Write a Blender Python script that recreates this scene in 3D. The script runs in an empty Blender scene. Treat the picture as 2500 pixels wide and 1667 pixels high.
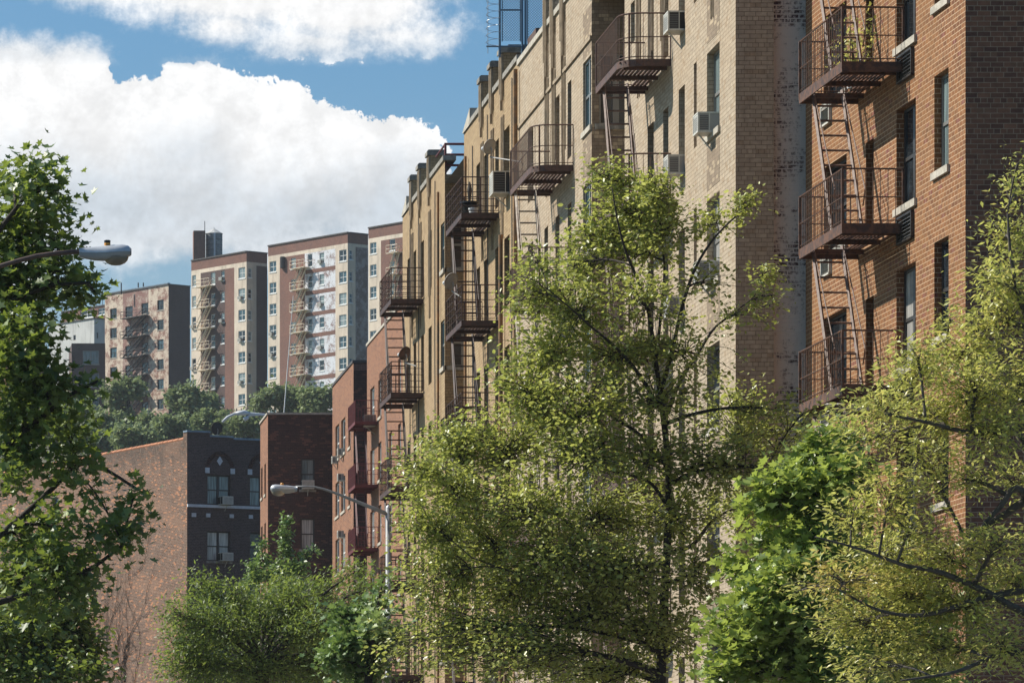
import bpy, math, random
import numpy as np
from mathutils import Vector
random.seed(7); RNG = np.random.default_rng(11)
S = bpy.context.scene
COL = S.collection
rad = math.radians
# ------------------------------------------------------------------ camera
F, PX, PY, ZC, W = 11500.0, -220.0, 2160.0, 1.7, 2500.0
cam = bpy.data.cameras.new('camera'); co = bpy.data.objects.new('camera', cam); COL.objects.link(co)
co.location = (0, 0, ZC); co.rotation_euler = (rad(90), 0, 0)
cam.sensor_width = 36; cam.lens = F / W * 36
cam.shift_x = (1250 - PX) / W; cam.shift_y = (PY - 833.5) / W
cam.clip_start = 1; cam.clip_end = 6000
S.camera = co
S.render.resolution_x = 1024; S.render.resolution_y = 682
S.view_settings.view_transform = 'Standard'; S.view_settings.look = 'None'
S.view_settings.exposure = 0.45; S.view_settings.gamma = 1
# ------------------------------------------------------------------ sun
SE, SA = rad(42), rad(22)
tosun = Vector((-math.cos(SE)*math.cos(SA), math.cos(SE)*math.sin(SA), math.sin(SE)))
sl = bpy.data.lights.new('sun', 'SUN'); sl.energy = 5.0; sl.angle = rad(0.5); sl.color = (1, .93, .82)
so = bpy.data.objects.new('sun', sl); COL.objects.link(so)
so.rotation_euler = tosun.to_track_quat('Z', 'Y').to_euler(); so.location = (-20, 40, 60)
# ------------------------------------------------------------------ node helper
class NT:
    def __init__(s, tree): s.t = tree; s.n = tree.nodes; s.l = tree.links
    def new(s, ty, **kw):
        n = s.n.new(ty)
        for k, v in kw.items(): setattr(n, k, v)
        return n
    def put(s, sock, v):
        if v is None: return
        if hasattr(v, 'is_output') or isinstance(v, bpy.types.NodeSocket): s.l.new(v, sock)
        else:
            if sock.type == 'RGBA' and len(v) == 3: v = (*v, 1)
            sock.default_value = v
    def m(s, op, a, b=None, c=None, clamp=False):
        n = s.new('ShaderNodeMath', operation=op, use_clamp=clamp)
        s.put(n.inputs[0], a); s.put(n.inputs[1], b); s.put(n.inputs[2], c)
        return n.outputs[0]
    def mix(s, f, a, b, mode='MIX'):
        n = s.new('ShaderNodeMix', data_type='RGBA', blend_type=mode)
        s.put(n.inputs[0], f); s.put(n.inputs[6], a); s.put(n.inputs[7], b)
        return n.outputs[2]
    def step(s, v, a, b, lo=0.0, hi=1.0):
        n = s.new('ShaderNodeMapRange', interpolation_type='SMOOTHSTEP')
        s.put(n.inputs[0], v); n.inputs[1].default_value = a; n.inputs[2].default_value = b
        n.inputs[3].default_value = lo; n.inputs[4].default_value = hi
        return n.outputs[0]
    def noise(s, vec, scale, detail=4, rough=.55, dim='3D'):
        n = s.new('ShaderNodeTexNoise', noise_dimensions=dim)
        s.put(n.inputs['Vector'], vec); n.inputs['Scale'].default_value = scale
        n.inputs['Detail'].default_value = detail; n.inputs['Roughness'].default_value = rough
        return n.outputs['Fac']
    def scale(s, vec, v):
        n = s.new('ShaderNodeMapping'); s.put(n.inputs['Vector'], vec); n.inputs['Scale'].default_value = v
        return n.outputs[0]
# ------------------------------------------------------------------ world: sky with cumulus clouds
w = bpy.data.worlds.new('World'); S.world = w; w.use_nodes = True
T = NT(w.node_tree); T.n.clear()
out = T.new('ShaderNodeOutputWorld'); bg = T.new('ShaderNodeBackground'); T.l.new(bg.outputs[0], out.inputs[0])
sky = T.new('ShaderNodeTexSky', sky_type='NISHITA', sun_disc=False)
sky.sun_elevation = SE; sky.sun_rotation = math.atan2(tosun.x, tosun.y); sky.air_density = 1.0; sky.dust_density = 1.6; sky.ozone_density = 1.3
tc = T.new('ShaderNodeTexCoord'); sep = T.new('ShaderNodeSeparateXYZ'); T.l.new(tc.outputs['Generated'], sep.inputs[0])
yy = T.m('MAXIMUM', T.m('ABSOLUTE', sep.outputs[1]), .02)
U = T.m('MULTIPLY_ADD', T.m('DIVIDE', sep.outputs[0], yy), F/1000, PX/1000)
V = T.m('SUBTRACT', PY/1000, T.m('MULTIPLY', T.m('DIVIDE', sep.outputs[2], yy), F/1000))
cmb = T.new('ShaderNodeCombineXYZ'); T.l.new(U, cmb.inputs[0]); T.l.new(V, cmb.inputs[1])
uv = cmb.outputs[0]
n1 = T.noise(uv, 5.0, 12, .66); n2 = T.noise(uv, 18.0, 9, .66); n0 = T.noise(uv, 2.2, 5, .55)
BL = [(.60,-.03,.34,.11),(.85,.0,.22,.12),(.78,.10,.17,.045),(.96,.085,.15,.04),(.56,.06,.12,.05),(.30,-.02,.18,.04),
      (.03,.20,.20,.12),(.16,.22,.14,.13),(.12,.42,.36,.22),(.33,.30,.14,.12),(.47,.27,.13,.13),(.56,.27,.14,.09),(.70,.30,.10,.10),
      (.64,.40,.34,.18),(.84,.38,.17,.11),(.94,.34,.10,.075),(1.0,.40,.09,.10),(.92,.48,.16,.14),(.45,.52,.60,.13),(.75,.60,.35,.08),(.02,.60,.16,.14)]
f = None
for (a, b, rx, ry) in BL:
    du = T.m('DIVIDE', T.m('SUBTRACT', U, a), rx); dv = T.m('DIVIDE', T.m('SUBTRACT', V, b), ry)
    d = T.m('SQRT', T.m('ADD', T.m('MULTIPLY', du, du), T.m('MULTIPLY', dv, dv)))
    d = T.m('MULTIPLY', T.m('SUBTRACT', 1.0, d), min(rx, ry))
    f = d if f is None else T.m('SMOOTH_MAX', f, d, .012)
fn = T.m('ADD', f, T.m('MULTIPLY', T.m('SUBTRACT', n1, .5), .19))
fn = T.m('ADD', fn, T.m('MULTIPLY', T.m('SUBTRACT', n2, .5), .075))
softness = T.step(V, .45, .62)
aH = T.step(fn, -.001, .006); aS = T.step(fn, -.035, .06)
alpha = T.m('ADD', T.m('MULTIPLY', aH, T.m('SUBTRACT', 1.0, softness)), T.m('MULTIPLY', aS, softness))
aA = T.step(fn, -.03, .05)
topm = T.step(V, .13, .17)
alpha = T.m('ADD', T.m('MULTIPLY', alpha, topm), T.m('MULTIPLY', aA, T.m('SUBTRACT', 1.0, topm)))
# thin low veil
veil = T.m('MULTIPLY', T.step(n0, .46, .66), T.step(V, .5, .62, 0, .75))
alpha = T.m('MAXIMUM', alpha, veil)
g = T.step(T.m('ADD', V, T.m('ADD', T.m('MULTIPLY', T.m('SUBTRACT', n0, .5), .55), T.m('MULTIPLY', T.m('SUBTRACT', n1, .5), .22))), .27, .56)
g2 = T.step(T.m('ADD', T.m('SUBTRACT', V, .02), T.m('MULTIPLY', T.m('SUBTRACT', n2, .5), .12)), .03, .13, 0, .45)
isA = T.m('SUBTRACT', 1.0, topm)
g = T.m('ADD', T.m('MULTIPLY', g, topm), T.m('MULTIPLY', g2, isA))
g = T.m('MULTIPLY', g, T.step(V, .5, .66, 1.0, .62))
ccol = T.mix(g, (9.7, 9.7, 9.7), (5.8, 6.4, 7.0))
lump = T.m('MULTIPLY', T.step(n2, .35, .7, .92, 1.03), T.step(n1, .38, .60, .88, 1.06))
ccol = T.mix(1.0, ccol, lump, 'MULTIPLY')
skyc = T.mix(1.0, sky.outputs[0], (.52, .84, 1.05), 'MULTIPLY')
skyc = T.mix(T.step(V, .1, .75), skyc, T.mix(1.0, skyc, (1.45, 1.12, 1.0), 'MULTIPLY'))
alpha = T.m('MULTIPLY', alpha, T.m('MULTIPLY', T.step(sep.outputs[1], .0, .05), T.m('MULTIPLY', T.step(U, -2.5, -1.5), T.step(U, 4, 5, 1, 0))))
fin = T.mix(alpha, skyc, ccol)
T.l.new(fin, bg.inputs[0]); bg.inputs[1].default_value = .08
# ------------------------------------------------------------------ materials
def mat(name, col=(.5,.5,.5), rough=.7, metal=0.0, vary=0.0, vscale=3.0, bump=0.0, bscale=30, spec=.5, col2=None, streak=0.0):
    m = bpy.data.materials.new(name); m.use_nodes = True; t = NT(m.node_tree)
    p = m.node_tree.nodes['Principled BSDF']
    p.inputs['Roughness'].default_value = rough; p.inputs['Metallic'].default_value = metal
    p.inputs['Specular IOR Level'].default_value = spec
    tcn = t.new('ShaderNodeTexCoord')
    if vary or col2:
        c2 = col2 or tuple(c*(1-vary) for c in col)
        f_ = t.step(t.noise(tcn.outputs['Object'], vscale, 6, .65), .38, .62)
        cc = t.mix(f_, col, c2)
        if streak: cc = t.mix(t.m('MULTIPLY', t.step(t.noise(t.scale(tcn.outputs['Object'], (1, 1, .10)), 1.6, 6, .7), .46, .72), streak), cc, tuple(c*.42 for c in col))
        t.put(p.inputs['Base Color'], cc)
    else: t.put(p.inputs['Base Color'], col)
    if bump:
        b = t.new('ShaderNodeBump'); b.inputs['Strength'].default_value = bump; b.inputs['Distance'].default_value = .01
        t.l.new(t.noise(tcn.outputs['Object'], bscale, 4), b.inputs['Height']); t.l.new(b.outputs[0], p.inputs['Normal'])
    return m
def brick(name, c1, c2, mortar, bw=.209, bh=.081, ms=.010, hdr=6, stain=.25, stainc=None, sscale=.6, bias=0.0, odd=None, oddf=.08, rough=.88, peel=None, streak=0.0, topz=None):
    m = bpy.data.materials.new(name); m.use_nodes = True; t = NT(m.node_tree)
    p = m.node_tree.nodes['Principled BSDF']; p.inputs['Roughness'].default_value = rough; p.inputs['Specular IOR Level'].default_value = .25
    uvn = t.new('ShaderNodeUVMap', uv_map='UVMap').outputs[0]
    # slight wobble of the courses
    b = t.new('ShaderNodeTexBrick', offset=.5, offset_frequency=2, squash=.5, squash_frequency=hdr)
    t.l.new(uvn, b.inputs['Vector'])
    t.put(b.inputs['Color1'], c1); t.put(b.inputs['Color2'], c2); t.put(b.inputs['Mortar'], mortar)
    b.inputs['Scale'].default_value = 1; b.inputs['Mortar Size'].default_value = ms*.5; b.inputs['Mortar Smooth'].default_value = .15
    b.inputs['Bias'].default_value = bias; b.inputs['Brick Width'].default_value = bw; b.inputs['Row Height'].default_value = bh
    c = b.outputs['Color']
    tcn = t.new('ShaderNodeTexCoord').outputs['Object']
    if odd:
        # odd coloured bricks picked by cell noise
        sx = t.new('ShaderNodeSeparateXYZ'); t.l.new(uvn, sx.inputs[0])
        cx = t.new('ShaderNodeCombineXYZ')
        row = t.m('FLOOR', t.m('DIVIDE', sx.outputs[1], bh))
        t.l.new(t.m('FLOOR', t.m('ADD', t.m('DIVIDE', sx.outputs[0], bw), t.m('MULTIPLY', row, .5))), cx.inputs[0]); t.l.new(row, cx.inputs[1])
        wn = t.new('ShaderNodeTexWhiteNoise', noise_dimensions='2D'); t.l.new(cx.outputs[0], wn.inputs[0])
        fo = t.m('MULTIPLY', t.m('LESS_THAN', wn.outputs['Value'], oddf), t.m('SUBTRACT', 1.0, b.outputs['Fac']))
        c = t.mix(fo, c, odd)
    if stain:
        st = t.step(t.noise(t.scale(tcn, (1, 1, .55)), sscale, 8, .7), .35, .68)
        sc = stainc or tuple(x*.55 for x in c1)
        c = t.mix(t.m('MULTIPLY', st, stain), c, sc)
    c = t.mix(1.0, c, t.step(t.noise(tcn, 9, 3), .2, .8, .82, 1.15), 'MULTIPLY')
    if streak:
        sk = t.step(t.noise(t.scale(tcn, (1, 1, .08)), 3.2, 5, .7), .5, .72)
        c = t.mix(t.m('MULTIPLY', sk, streak), c, tuple(x*.5 for x in c1))
    if peel:
        pc, lo, hi = peel
        pm = t.noise(tcn, .9, 8, .75); pm2 = t.noise(tcn, 11, 6, .75)
        pf = t.step(t.m('ADD', t.m('MULTIPLY', pm, .6), t.m('MULTIPLY', pm2, .4)), lo, hi)
        pf = t.m('MAXIMUM', pf, t.m('MULTIPLY', b.outputs['Fac'], .75))
        c = t.mix(pf, c, pc)
    if topz:   # soot washed down from the coping, and paler rebuilt patches
        sz = t.new('ShaderNodeSeparateXYZ'); t.l.new(tcn, sz.inputs[0])
        zz = t.m('ADD', sz.outputs[2], t.m('MULTIPLY', t.m('SUBTRACT', t.noise(t.scale(tcn, (1, 1, .15)), 1.1, 6, .7), .5), 3.2))
        c = t.mix(t.step(zz, topz-1.3, topz-.2, 0, .72), c, (.075, .055, .045))
        c = t.mix(t.step(t.noise(t.scale(tcn, (.6, .6, 1.6)), .33, 3, .4), .54, .60, 0, .35), c, (.30, .17, .11))
        c = t.mix(t.step(t.noise(t.scale(tcn, (1, 1, .5)), 22, 2, .6), .56, .70, 0, .5), c, (.48, .39, .31))
    t.put(p.inputs['Base Color'], c)
    bp = t.new('ShaderNodeBump'); bp.inputs['Strength'].default_value = .6; bp.inputs['Distance'].default_value = .008
    h = t.m('ADD', t.m('SUBTRACT', 1.0, b.outputs['Fac']), t.m('MULTIPLY', t.noise(tcn, 40, 3), .5))
    t.l.new(h, bp.inputs['Height']); t.l.new(bp.outputs[0], p.inputs['Normal'])
    return m
def glass(name, base=(.012,.016,.02), rough=.06, curtain=None):
    m = bpy.data.materials.new(name); m.use_nodes = True; t = NT(m.node_tree)
    p = m.node_tree.nodes['Principled BSDF']; p.inputs['Roughness'].default_value = rough; p.inputs['Specular IOR Level'].default_value = .5
    p.inputs['IOR'].default_value = 1.52
    tcn = t.new('ShaderNodeTexCoord').outputs['Object']
    if curtain:
        wv = t.new('ShaderNodeTexNoise'); t.put(wv.inputs['Vector'], t.scale(tcn, (9, 9, .5))); wv.inputs['Scale'].default_value = 1.6
        t.put(p.inputs['Base Color'], t.mix(t.step(wv.outputs['Fac'], .35, .65), curtain, tuple(x*.45 for x in curtain)))
        p.inputs['Coat Weight'].default_value = 1.0; p.inputs['Coat Roughness'].default_value = .04; p.inputs['Roughness'].default_value = .6
    else:
        t.put(p.inputs['Base Color'], t.mix(t.step(t.noise(tcn, 1.3, 3), .5, .7), base, tuple(x*2.6+.004 for x in base)))
    b = t.new('ShaderNodeBump'); b.inputs['Strength'].default_value = .12; b.inputs['Distance'].default_value = .02
    t.l.new(t.noise(tcn, 1.7, 1), b.inputs['Height']); t.l.new(b.outputs[0], p.inputs['Normal'])
    return m
def leafmat(name, cols, trans, rough=.42, tfac=.38):
    m = bpy.data.materials.new(name); m.use_nodes = True; t = NT(m.node_tree)
    p = m.node_tree.nodes['Principled BSDF']; o = m.node_tree.nodes['Material Output']
    p.inputs['Roughness'].default_value = rough; p.inputs['Specular IOR Level'].default_value = .55
    at = t.new('ShaderNodeAttribute', attribute_name='rnd', attribute_type='GEOMETRY')
    r = t.new('ShaderNodeValToRGB'); r.color_ramp.interpolation = 'LINEAR'
    el = r.color_ramp.elements
    while len(el) < len(cols): el.new(.5)
    for i, c in enumerate(cols): el[i].position = i/(len(cols)-1); el[i].color = (*c, 1)
    t.l.new(at.outputs['Fac'], r.inputs[0])
    t.l.new(r.outputs[0], p.inputs['Base Color'])
    tr = t.new('ShaderNodeBsdfTranslucent'); t.put(tr.inputs[0], t.mix(.5, r.outputs[0], trans))
    mx = t.new('ShaderNodeMixShader'); mx.inputs[0].default_value = tfac
    t.l.new(p.outputs[0], mx.inputs[1]); t.l.new(tr.outputs[0], mx.inputs[2]); t.l.new(mx.outputs[0], o.inputs[0])
    return m
M = dict(
 red=brick('red_brick', (.24,.102,.040), (.14,.057,.026), (.54,.39,.25), stain=.40, stainc=(.24,.125,.048), odd=(.16,.05,.04), oddf=.035, ms=.012),
 redfront=brick('shade_deepened_face_brick', (.235,.105,.062), (.115,.053,.038), (.33,.24,.165), stain=.2, stainc=(.12,.07,.05), odd=(.20,.10,.06), oddf=.06, ms=.012),  # darker face brick, its colour also deepened for the shade of the street front
 tan=brick('tan_brick', (.44,.36,.265), (.35,.285,.21), (.15,.11,.07), stain=.35, stainc=(.36,.26,.165), odd=(.33,.25,.17), oddf=.08, ms=.010, streak=.3),
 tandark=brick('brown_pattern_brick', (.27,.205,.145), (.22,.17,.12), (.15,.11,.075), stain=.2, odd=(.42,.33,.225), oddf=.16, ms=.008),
 yellow=brick('yellow_brick', (.41,.30,.175), (.32,.23,.135), (.17,.115,.06), stain=.4, stainc=(.30,.20,.11), odd=(.30,.21,.12), oddf=.12, ms=.011, streak=.5),
 peel=brick('peeling_painted_brick', (.09,.048,.045), (.06,.036,.038), (.52,.47,.42), stain=.15, ms=.024, peel=((.66,.60,.54), .41, .52)),
 farred=brick('orange_red_brick', (.30,.135,.075), (.20,.085,.05), (.36,.25,.17), stain=.45, stainc=(.20,.10,.06), ms=.016, odd=(.12,.05,.04), oddf=.14, sscale=.5, streak=.3),
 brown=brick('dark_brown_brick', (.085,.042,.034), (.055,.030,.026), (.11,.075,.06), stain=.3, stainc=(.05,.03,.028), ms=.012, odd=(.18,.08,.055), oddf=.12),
 grey=brick('purple_grey_brick', (.115,.080,.074), (.078,.056,.053), (.17,.15,.14), stain=.3, stainc=(.06,.042,.04), ms=.012),
 common=brick('weathered_common_brick', (.21,.105,.065), (.085,.05,.038), (.31,.235,.18), stain=.6, stainc=(.13,.085,.065), sscale=.8, odd=(.50,.20,.09), oddf=.12, ms=.016, streak=.5, peel=((.36,.26,.20), .62, .74), topz=24.7),
 cream=mat('cream_stucco', (.70,.59,.47), .85, vary=.16, vscale=.35, streak=.6),
 hillbrown=brick('mauve_brown_brick', (.25,.125,.095), (.19,.095,.075), (.26,.17,.13), stain=.35, stainc=(.12,.085,.075), ms=.012),
 hilldark=brick('shade_toned_dark_brick', (.13,.085,.075), (.10,.07,.065), (.12,.09,.085), stain=.3, ms=.012),  # dark brown brick; on the towers' averted sides the shade is in its colour
 mottle=brick('mottled_cream_paint_brick', (.27,.12,.09), (.22,.10,.08), (.30,.2,.16), stain=.2, ms=.012, peel=((.62,.52,.41), .455, .52)),
 whitepeel=brick('white_peeling_brick', (.24,.13,.11), (.2,.11,.09), (.3,.22,.2), stain=.2, ms=.012, peel=((.70,.71,.74), .43, .51)),
 greystone=brick('mottled_grey_brick', (.16,.12,.11), (.13,.10,.10), (.2,.18,.17), stain=.2, ms=.012, peel=((.33,.31,.30), .46, .56)),
 stucco2=mat('grey_white_stucco', (.55,.55,.53), .85, vary=.12, vscale=.5, streak=.6),
 stone=mat('pale_stone', (.46,.42,.35), .85, vary=.3, vscale=6, bump=.4),
 dstone=mat('weathered_grey_stone', (.30,.28,.245), .9, vary=.45, vscale=5, bump=.5),
 terra=mat('orange_terracotta_coping', (.48,.19,.09), .8, vary=.35, vscale=4),
 bluecap=mat('blue_grey_metal_coping', (.22,.30,.38), .5, vary=.3, vscale=3),
 darkcap=mat('dark_coping', (.06,.055,.055), .7),
 roof=mat('grey_roofing', (.12,.12,.12), .95, vary=.3),
 fe_brown=mat('rusty_brown_iron', (.060,.033,.026), .6, vary=.0, col2=(.11,.052,.034), vscale=7, bump=.3),
 lad_rust=mat('sun_toned_pinkish_brown_iron', (.20,.125,.095), .6, col2=(.10,.05,.034), vscale=9), lad_pale=mat('sun_toned_pale_iron', (.42,.35,.27), .6, col2=(.2,.13,.09), vscale=9),  # ladder irons: their paleness in the sun is put into the colour
 fe_rust=mat('orange_rusted_iron', (.045,.022,.015), .65, col2=(.13,.055,.026), vscale=8, bump=.3),
 fe_dark=mat('brown_black_iron', (.030,.018,.016), .6, col2=(.08,.036,.026), vscale=6, bump=.3),
 fe_black=mat('black_iron', (.02,.02,.022), .6),
 fe_red=mat('dark_red_painted_iron', (.13,.016,.018), .5, vary=.3, vscale=5),
 fe_cream=mat('cream_painted_iron', (.74,.64,.50), .7, vary=.1),
 fr_dark=mat('dark_bronze_window_frame', (.035,.032,.03), .45),
 fr_grey=mat('grey_aluminium_frame', (.22,.215,.20), .4, metal=.3),
 fr_white=mat('white_window_frame', (.72,.72,.70), .5),
 g_dark=glass('dark_window_glass'), g_blue=glass('bluish_window_glass', (.03,.06,.075)),
 g_curt=glass('glass_over_white_curtain', curtain=(.50,.49,.46)), g_teal=glass('glass_over_pale_blind', curtain=(.20,.27,.27)),
 ac=mat('off_white_enamel', (.58,.56,.50), .5, vary=.18, vscale=9), ac_g=mat('grey_louvre', (.10,.10,.10), .5), ac_l=mat('pale_slotted_vent', (.30,.29,.27), .5), ac_d=mat('black_vent_opening', (.012,.012,.013), .6),
 galv=mat('galvanised_steel', (.27,.28,.29), .55, metal=.15, vary=.2, vscale=8), lampw=mat('painted_aluminium_lamp_housing', (.60,.61,.62), .35, metal=.25, vary=.12, vscale=9),
 bowl=glass('prismatic_lamp_bowl', (.20,.17,.13), .18), orange=mat('amber_photocell', (.65,.28,.03), .5), blackp=mat('black_plastic', (.012,.014,.02), .4),
 rustpole=mat('rusty_brown_arm', (.11,.065,.05), .55, vary=.3, vscale=8), dish=mat('grey_dish', (.27,.255,.235), .5, vary=.12, vscale=10),
 bark=mat('dark_bark', (.045,.034,.027), .9, vary=.4, vscale=15, bump=.6), barkg=mat('grey_brown_bark', (.10,.085,.07), .9, vary=.4, vscale=15, bump=.6),
 tank=mat('grey_weathered_wood_tank', (.26,.285,.30), .8, vary=.3, vscale=2.5), tankroof=mat('pale_tank_roof', (.50,.50,.48), .6, vary=.2),
 urn=mat('black_glazed_pot', (.015,.015,.017), .3), bucket=mat('white_plastic_bucket', (.62,.63,.63), .4),
 asphalt=mat('asphalt', (.05,.05,.05), .95, vary=.2, vscale=3), paving=mat('concrete_paving', (.22,.21,.20), .9, vary=.2, vscale=2),
 tanstone=mat('tan_stone_trim', (.36,.28,.19), .85, vary=.35, vscale=5, bump=.4),
 grass=mat('hillside_grass', (.05,.075,.025), .95, col2=(.10,.09,.05), vscale=.05), wire=mat('steel_wire', (.30,.32,.34), .4, metal=.6),
 pipe=mat('rusty_drain_pipe', (.28,.14,.05), .7, col2=(.14,.09,.05), vscale=4),
)
# ------------------------------------------------------------------ mesh helpers
class Fc:
    """facade frame: u runs along the wall, w points out of it"""
    def __init__(s, x, y, dx, dy):
        l = math.hypot(dx, dy); s.o = (x, y); s.d = (dx/l, dy/l); s.n = (-dy/l, dx/l)
    def P(s, u, w, z): return (s.o[0]+s.d[0]*u+s.n[0]*w, s.o[1]+s.d[1]*u+s.n[1]*w, z)
    def u(s, px, w=0.0):
        k = (px-PX)/F; ox = s.o[0]+s.n[0]*w; oy = s.o[1]+s.n[1]*w
        return (k*oy-ox)/(s.d[0]-k*s.d[1])
    def z(s, px, py, w=0.0):
        u = s.u(px, w); y = s.o[1]+s.d[1]*u+s.n[1]*w
        return ZC+(PY-py)*y/F
WORLD = Fc(0, 0, -1, 0); WORLD.P = lambda u, w, z: (u, w, z)
class MB:
    def __init__(s, fc=None): s.v = []; s.f = []; s.mi = []; s.fc = fc; s.m = 0
    def add(s, vs, fs):
        b = len(s.v); P = s.fc.P if s.fc else (lambda u, w, z: (u, w, z))
        s.v += [P(*p) for p in vs]; s.f += [tuple(i+b for i in f) for f in fs]; s.mi += [s.m]*len(fs)
        return s
    def quad(s, a, b, c, d): return s.add([a, b, c, d], [(0, 1, 2, 3)])
    def box(s, u0, u1, w0, w1, z0, z1):
        vs = [(u0,w0,z0),(u1,w0,z0),(u1,w1,z0),(u0,w1,z0),(u0,w0,z1),(u1,w0,z1),(u1,w1,z1),(u0,w1,z1)]
        return s.add(vs, [(0,3,2,1),(4,5,6,7),(0,1,5,4),(1,2,6,5),(2,3,7,6),(3,0,4,7)])
    def tube(s, pts, r, n=6, cap=True):
        pts = [Vector(p) for p in pts]; rs = r if isinstance(r, (list, tuple)) else [r]*len(pts)
        ring = []; vs = []; fs = []; prev = None
        for i, p in enumerate(pts):
            t = (pts[min(i+1, len(pts)-1)]-pts[max(i-1, 0)])
            if t.length < 1e-9: t = Vector((0, 0, 1))
            t.normalize()
            if prev is None:
                a = Vector((0, 0, 1)) if abs(t.z) < .9 else Vector((1, 0, 0))
            else: a = prev
            x = (a-t*a.dot(t)).normalized(); y = t.cross(x); prev = x
            for k in range(n):
                q = 2*math.pi*k/n; vs.append(tuple(p+(x*math.cos(q)+y*math.sin(q))*rs[i]))
        for i in range(len(pts)-1):
            for k in range(n):
                a = i*n+k; b = i*n+(k+1) % n; fs.append((a, b, b+n, a+n))
        if cap: fs += [tuple(range(n))[::-1], tuple((len(pts)-1)*n+k for k in range(n))]
        return s.add(vs, fs)
    def bar(s, a, b, h, t=None):
        """flat bar from a to b (local coords)"""
        return s.tube([a, b], h/1.4, 4)
    def lathe(s, c, prof, n=16, ax='z'):
        vs = []; fs = []
        for (r, h) in prof:
            for k in range(n):
                q = 2*math.pi*k/n; vs.append((c[0]+r*math.cos(q), c[1]+r*math.sin(q), c[2]+h))
        for i in range(len(prof)-1):
            for k in range(n):
                a = i*n+k; b = i*n+(k+1) % n; fs.append((a, b, b+n, a+n))
        fs += [tuple(range(n))[::-1], tuple((len(prof)-1)*n+k for k in range(n))]
        return s.add(vs, fs)
    def build(s, name, mats, parent=None, smooth=False, origin=None):
        me = bpy.data.meshes.new(name); o = bpy.data.objects.new(name, me); COL.objects.link(o)
        L = np.zeros(3)
        if parent is not None: L = np.array(WL[parent.name])
        elif origin is not None: L = np.array(origin); o.location = origin
        if parent is not None: o.parent = parent
        WL[o.name] = tuple(L)
        v = np.array(s.v, dtype=float)-L
        me.from_pydata(v.tolist(), [], s.f)
        uvl = me.uv_layers.new(name='UVMap'); dat = np.empty(len(me.loops)*2)
        va = np.array(s.v, dtype=float); li = 0
        for f_ in s.f:
            a, b, c = va[f_[0]], va[f_[1]], va[f_[2]]
            n = np.cross(b-a, c-a); ln = np.linalg.norm(n)
            if ln < 1e-12: n = np.array((0, 0, 1.)); ln = 1
            n = n/ln
            if abs(n[2]) < .75:
                h = math.hypot(n[0], n[1]); tx, ty = -n[1]/h, n[0]/h
                if tx < -1e-6 or (abs(tx) < 1e-6 and ty < 0): tx, ty = -tx, -ty
                for i in f_: dat[li] = va[i][0]*tx+va[i][1]*ty; dat[li+1] = va[i][2]; li += 2
            else:
                for i in f_: dat[li] = va[i][0]; dat[li+1] = va[i][1]; li += 2
        uvl.data.foreach_set('uv', dat)
        for m_ in (mats if isinstance(mats, (list, tuple)) else [mats]): me.materials.append(M[m_] if isinstance(m_, str) else m_)
        if any(s.mi): me.polygons.foreach_set('material_index', s.mi)
        if smooth: me.polygons.foreach_set('use_smooth', [True]*len(me.polygons))
        me.update()
        return o
WL = {}
def thing(name, label, cat, loc=(0, 0, 0), group=None):
    o = bpy.data.objects.new(name, None); COL.objects.link(o); o.location = loc; o.empty_display_size = .5
    o['label'] = label; o['category'] = cat; WL[o.name] = tuple(loc)
    if group: o['group'] = group
    return o
def struct(o): o['kind'] = 'structure'; return o
def at(px, py, Y): return ((px-PX)*Y/F, Y, ZC+(PY-py)*Y/F)
# ------------------------------------------------------------------ walls with openings
def wall(mb, fc, u0, u1, z0, z1, ops=(), dep=.2):
    """facade sheet between u0..u1, z0..z1 with openings (ua,ub,za,zb) and their reveals"""
    if u0 > u1: u0, u1 = u1, u0
    ops = [(max(min(a, b), u0), min(max(a, b), u1), max(c, z0), min(d, z1)) for a, b, c, d in ops]
    ops = [o for o in ops if o[1] > o[0]+.01 and o[3] > o[2]+.01]
    us = sorted({u0, u1, *[o[0] for o in ops], *[o[1] for o in ops]}); zs = sorted({z0, z1, *[o[2] for o in ops], *[o[3] for o in ops]})
    mb.fc = fc
    for i in range(len(us)-1):
        a, b = us[i], us[i+1]; cu = (a+b)/2; run = None
        for j in range(len(zs)-1):
            c, d = zs[j], zs[j+1]; cz = (c+d)/2
            hole = any(o[0] < cu < o[1] and o[2] < cz < o[3] for o in ops)
            if not hole:
                if run is None: run = [c, d]
                else: run[1] = d
            if (hole or j == len(zs)-2) and run:
                mb.quad((a, 0, run[0]), (b, 0, run[0]), (b, 0, run[1]), (a, 0, run[1])); run = None
    for a, b, c, d in ops:
        mb.quad((a, 0, c), (a, -dep, c), (a, -dep, d), (a, 0, d)); mb.quad((b, -dep, c), (b, 0, c), (b, 0, d), (b, -dep, d))
        mb.quad((a, -dep, d), (b, -dep, d), (b, 0, d), (a, 0, d)); mb.quad((a, 0, c), (b, 0, c), (b, -dep, c), (a, -dep, c))
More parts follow.
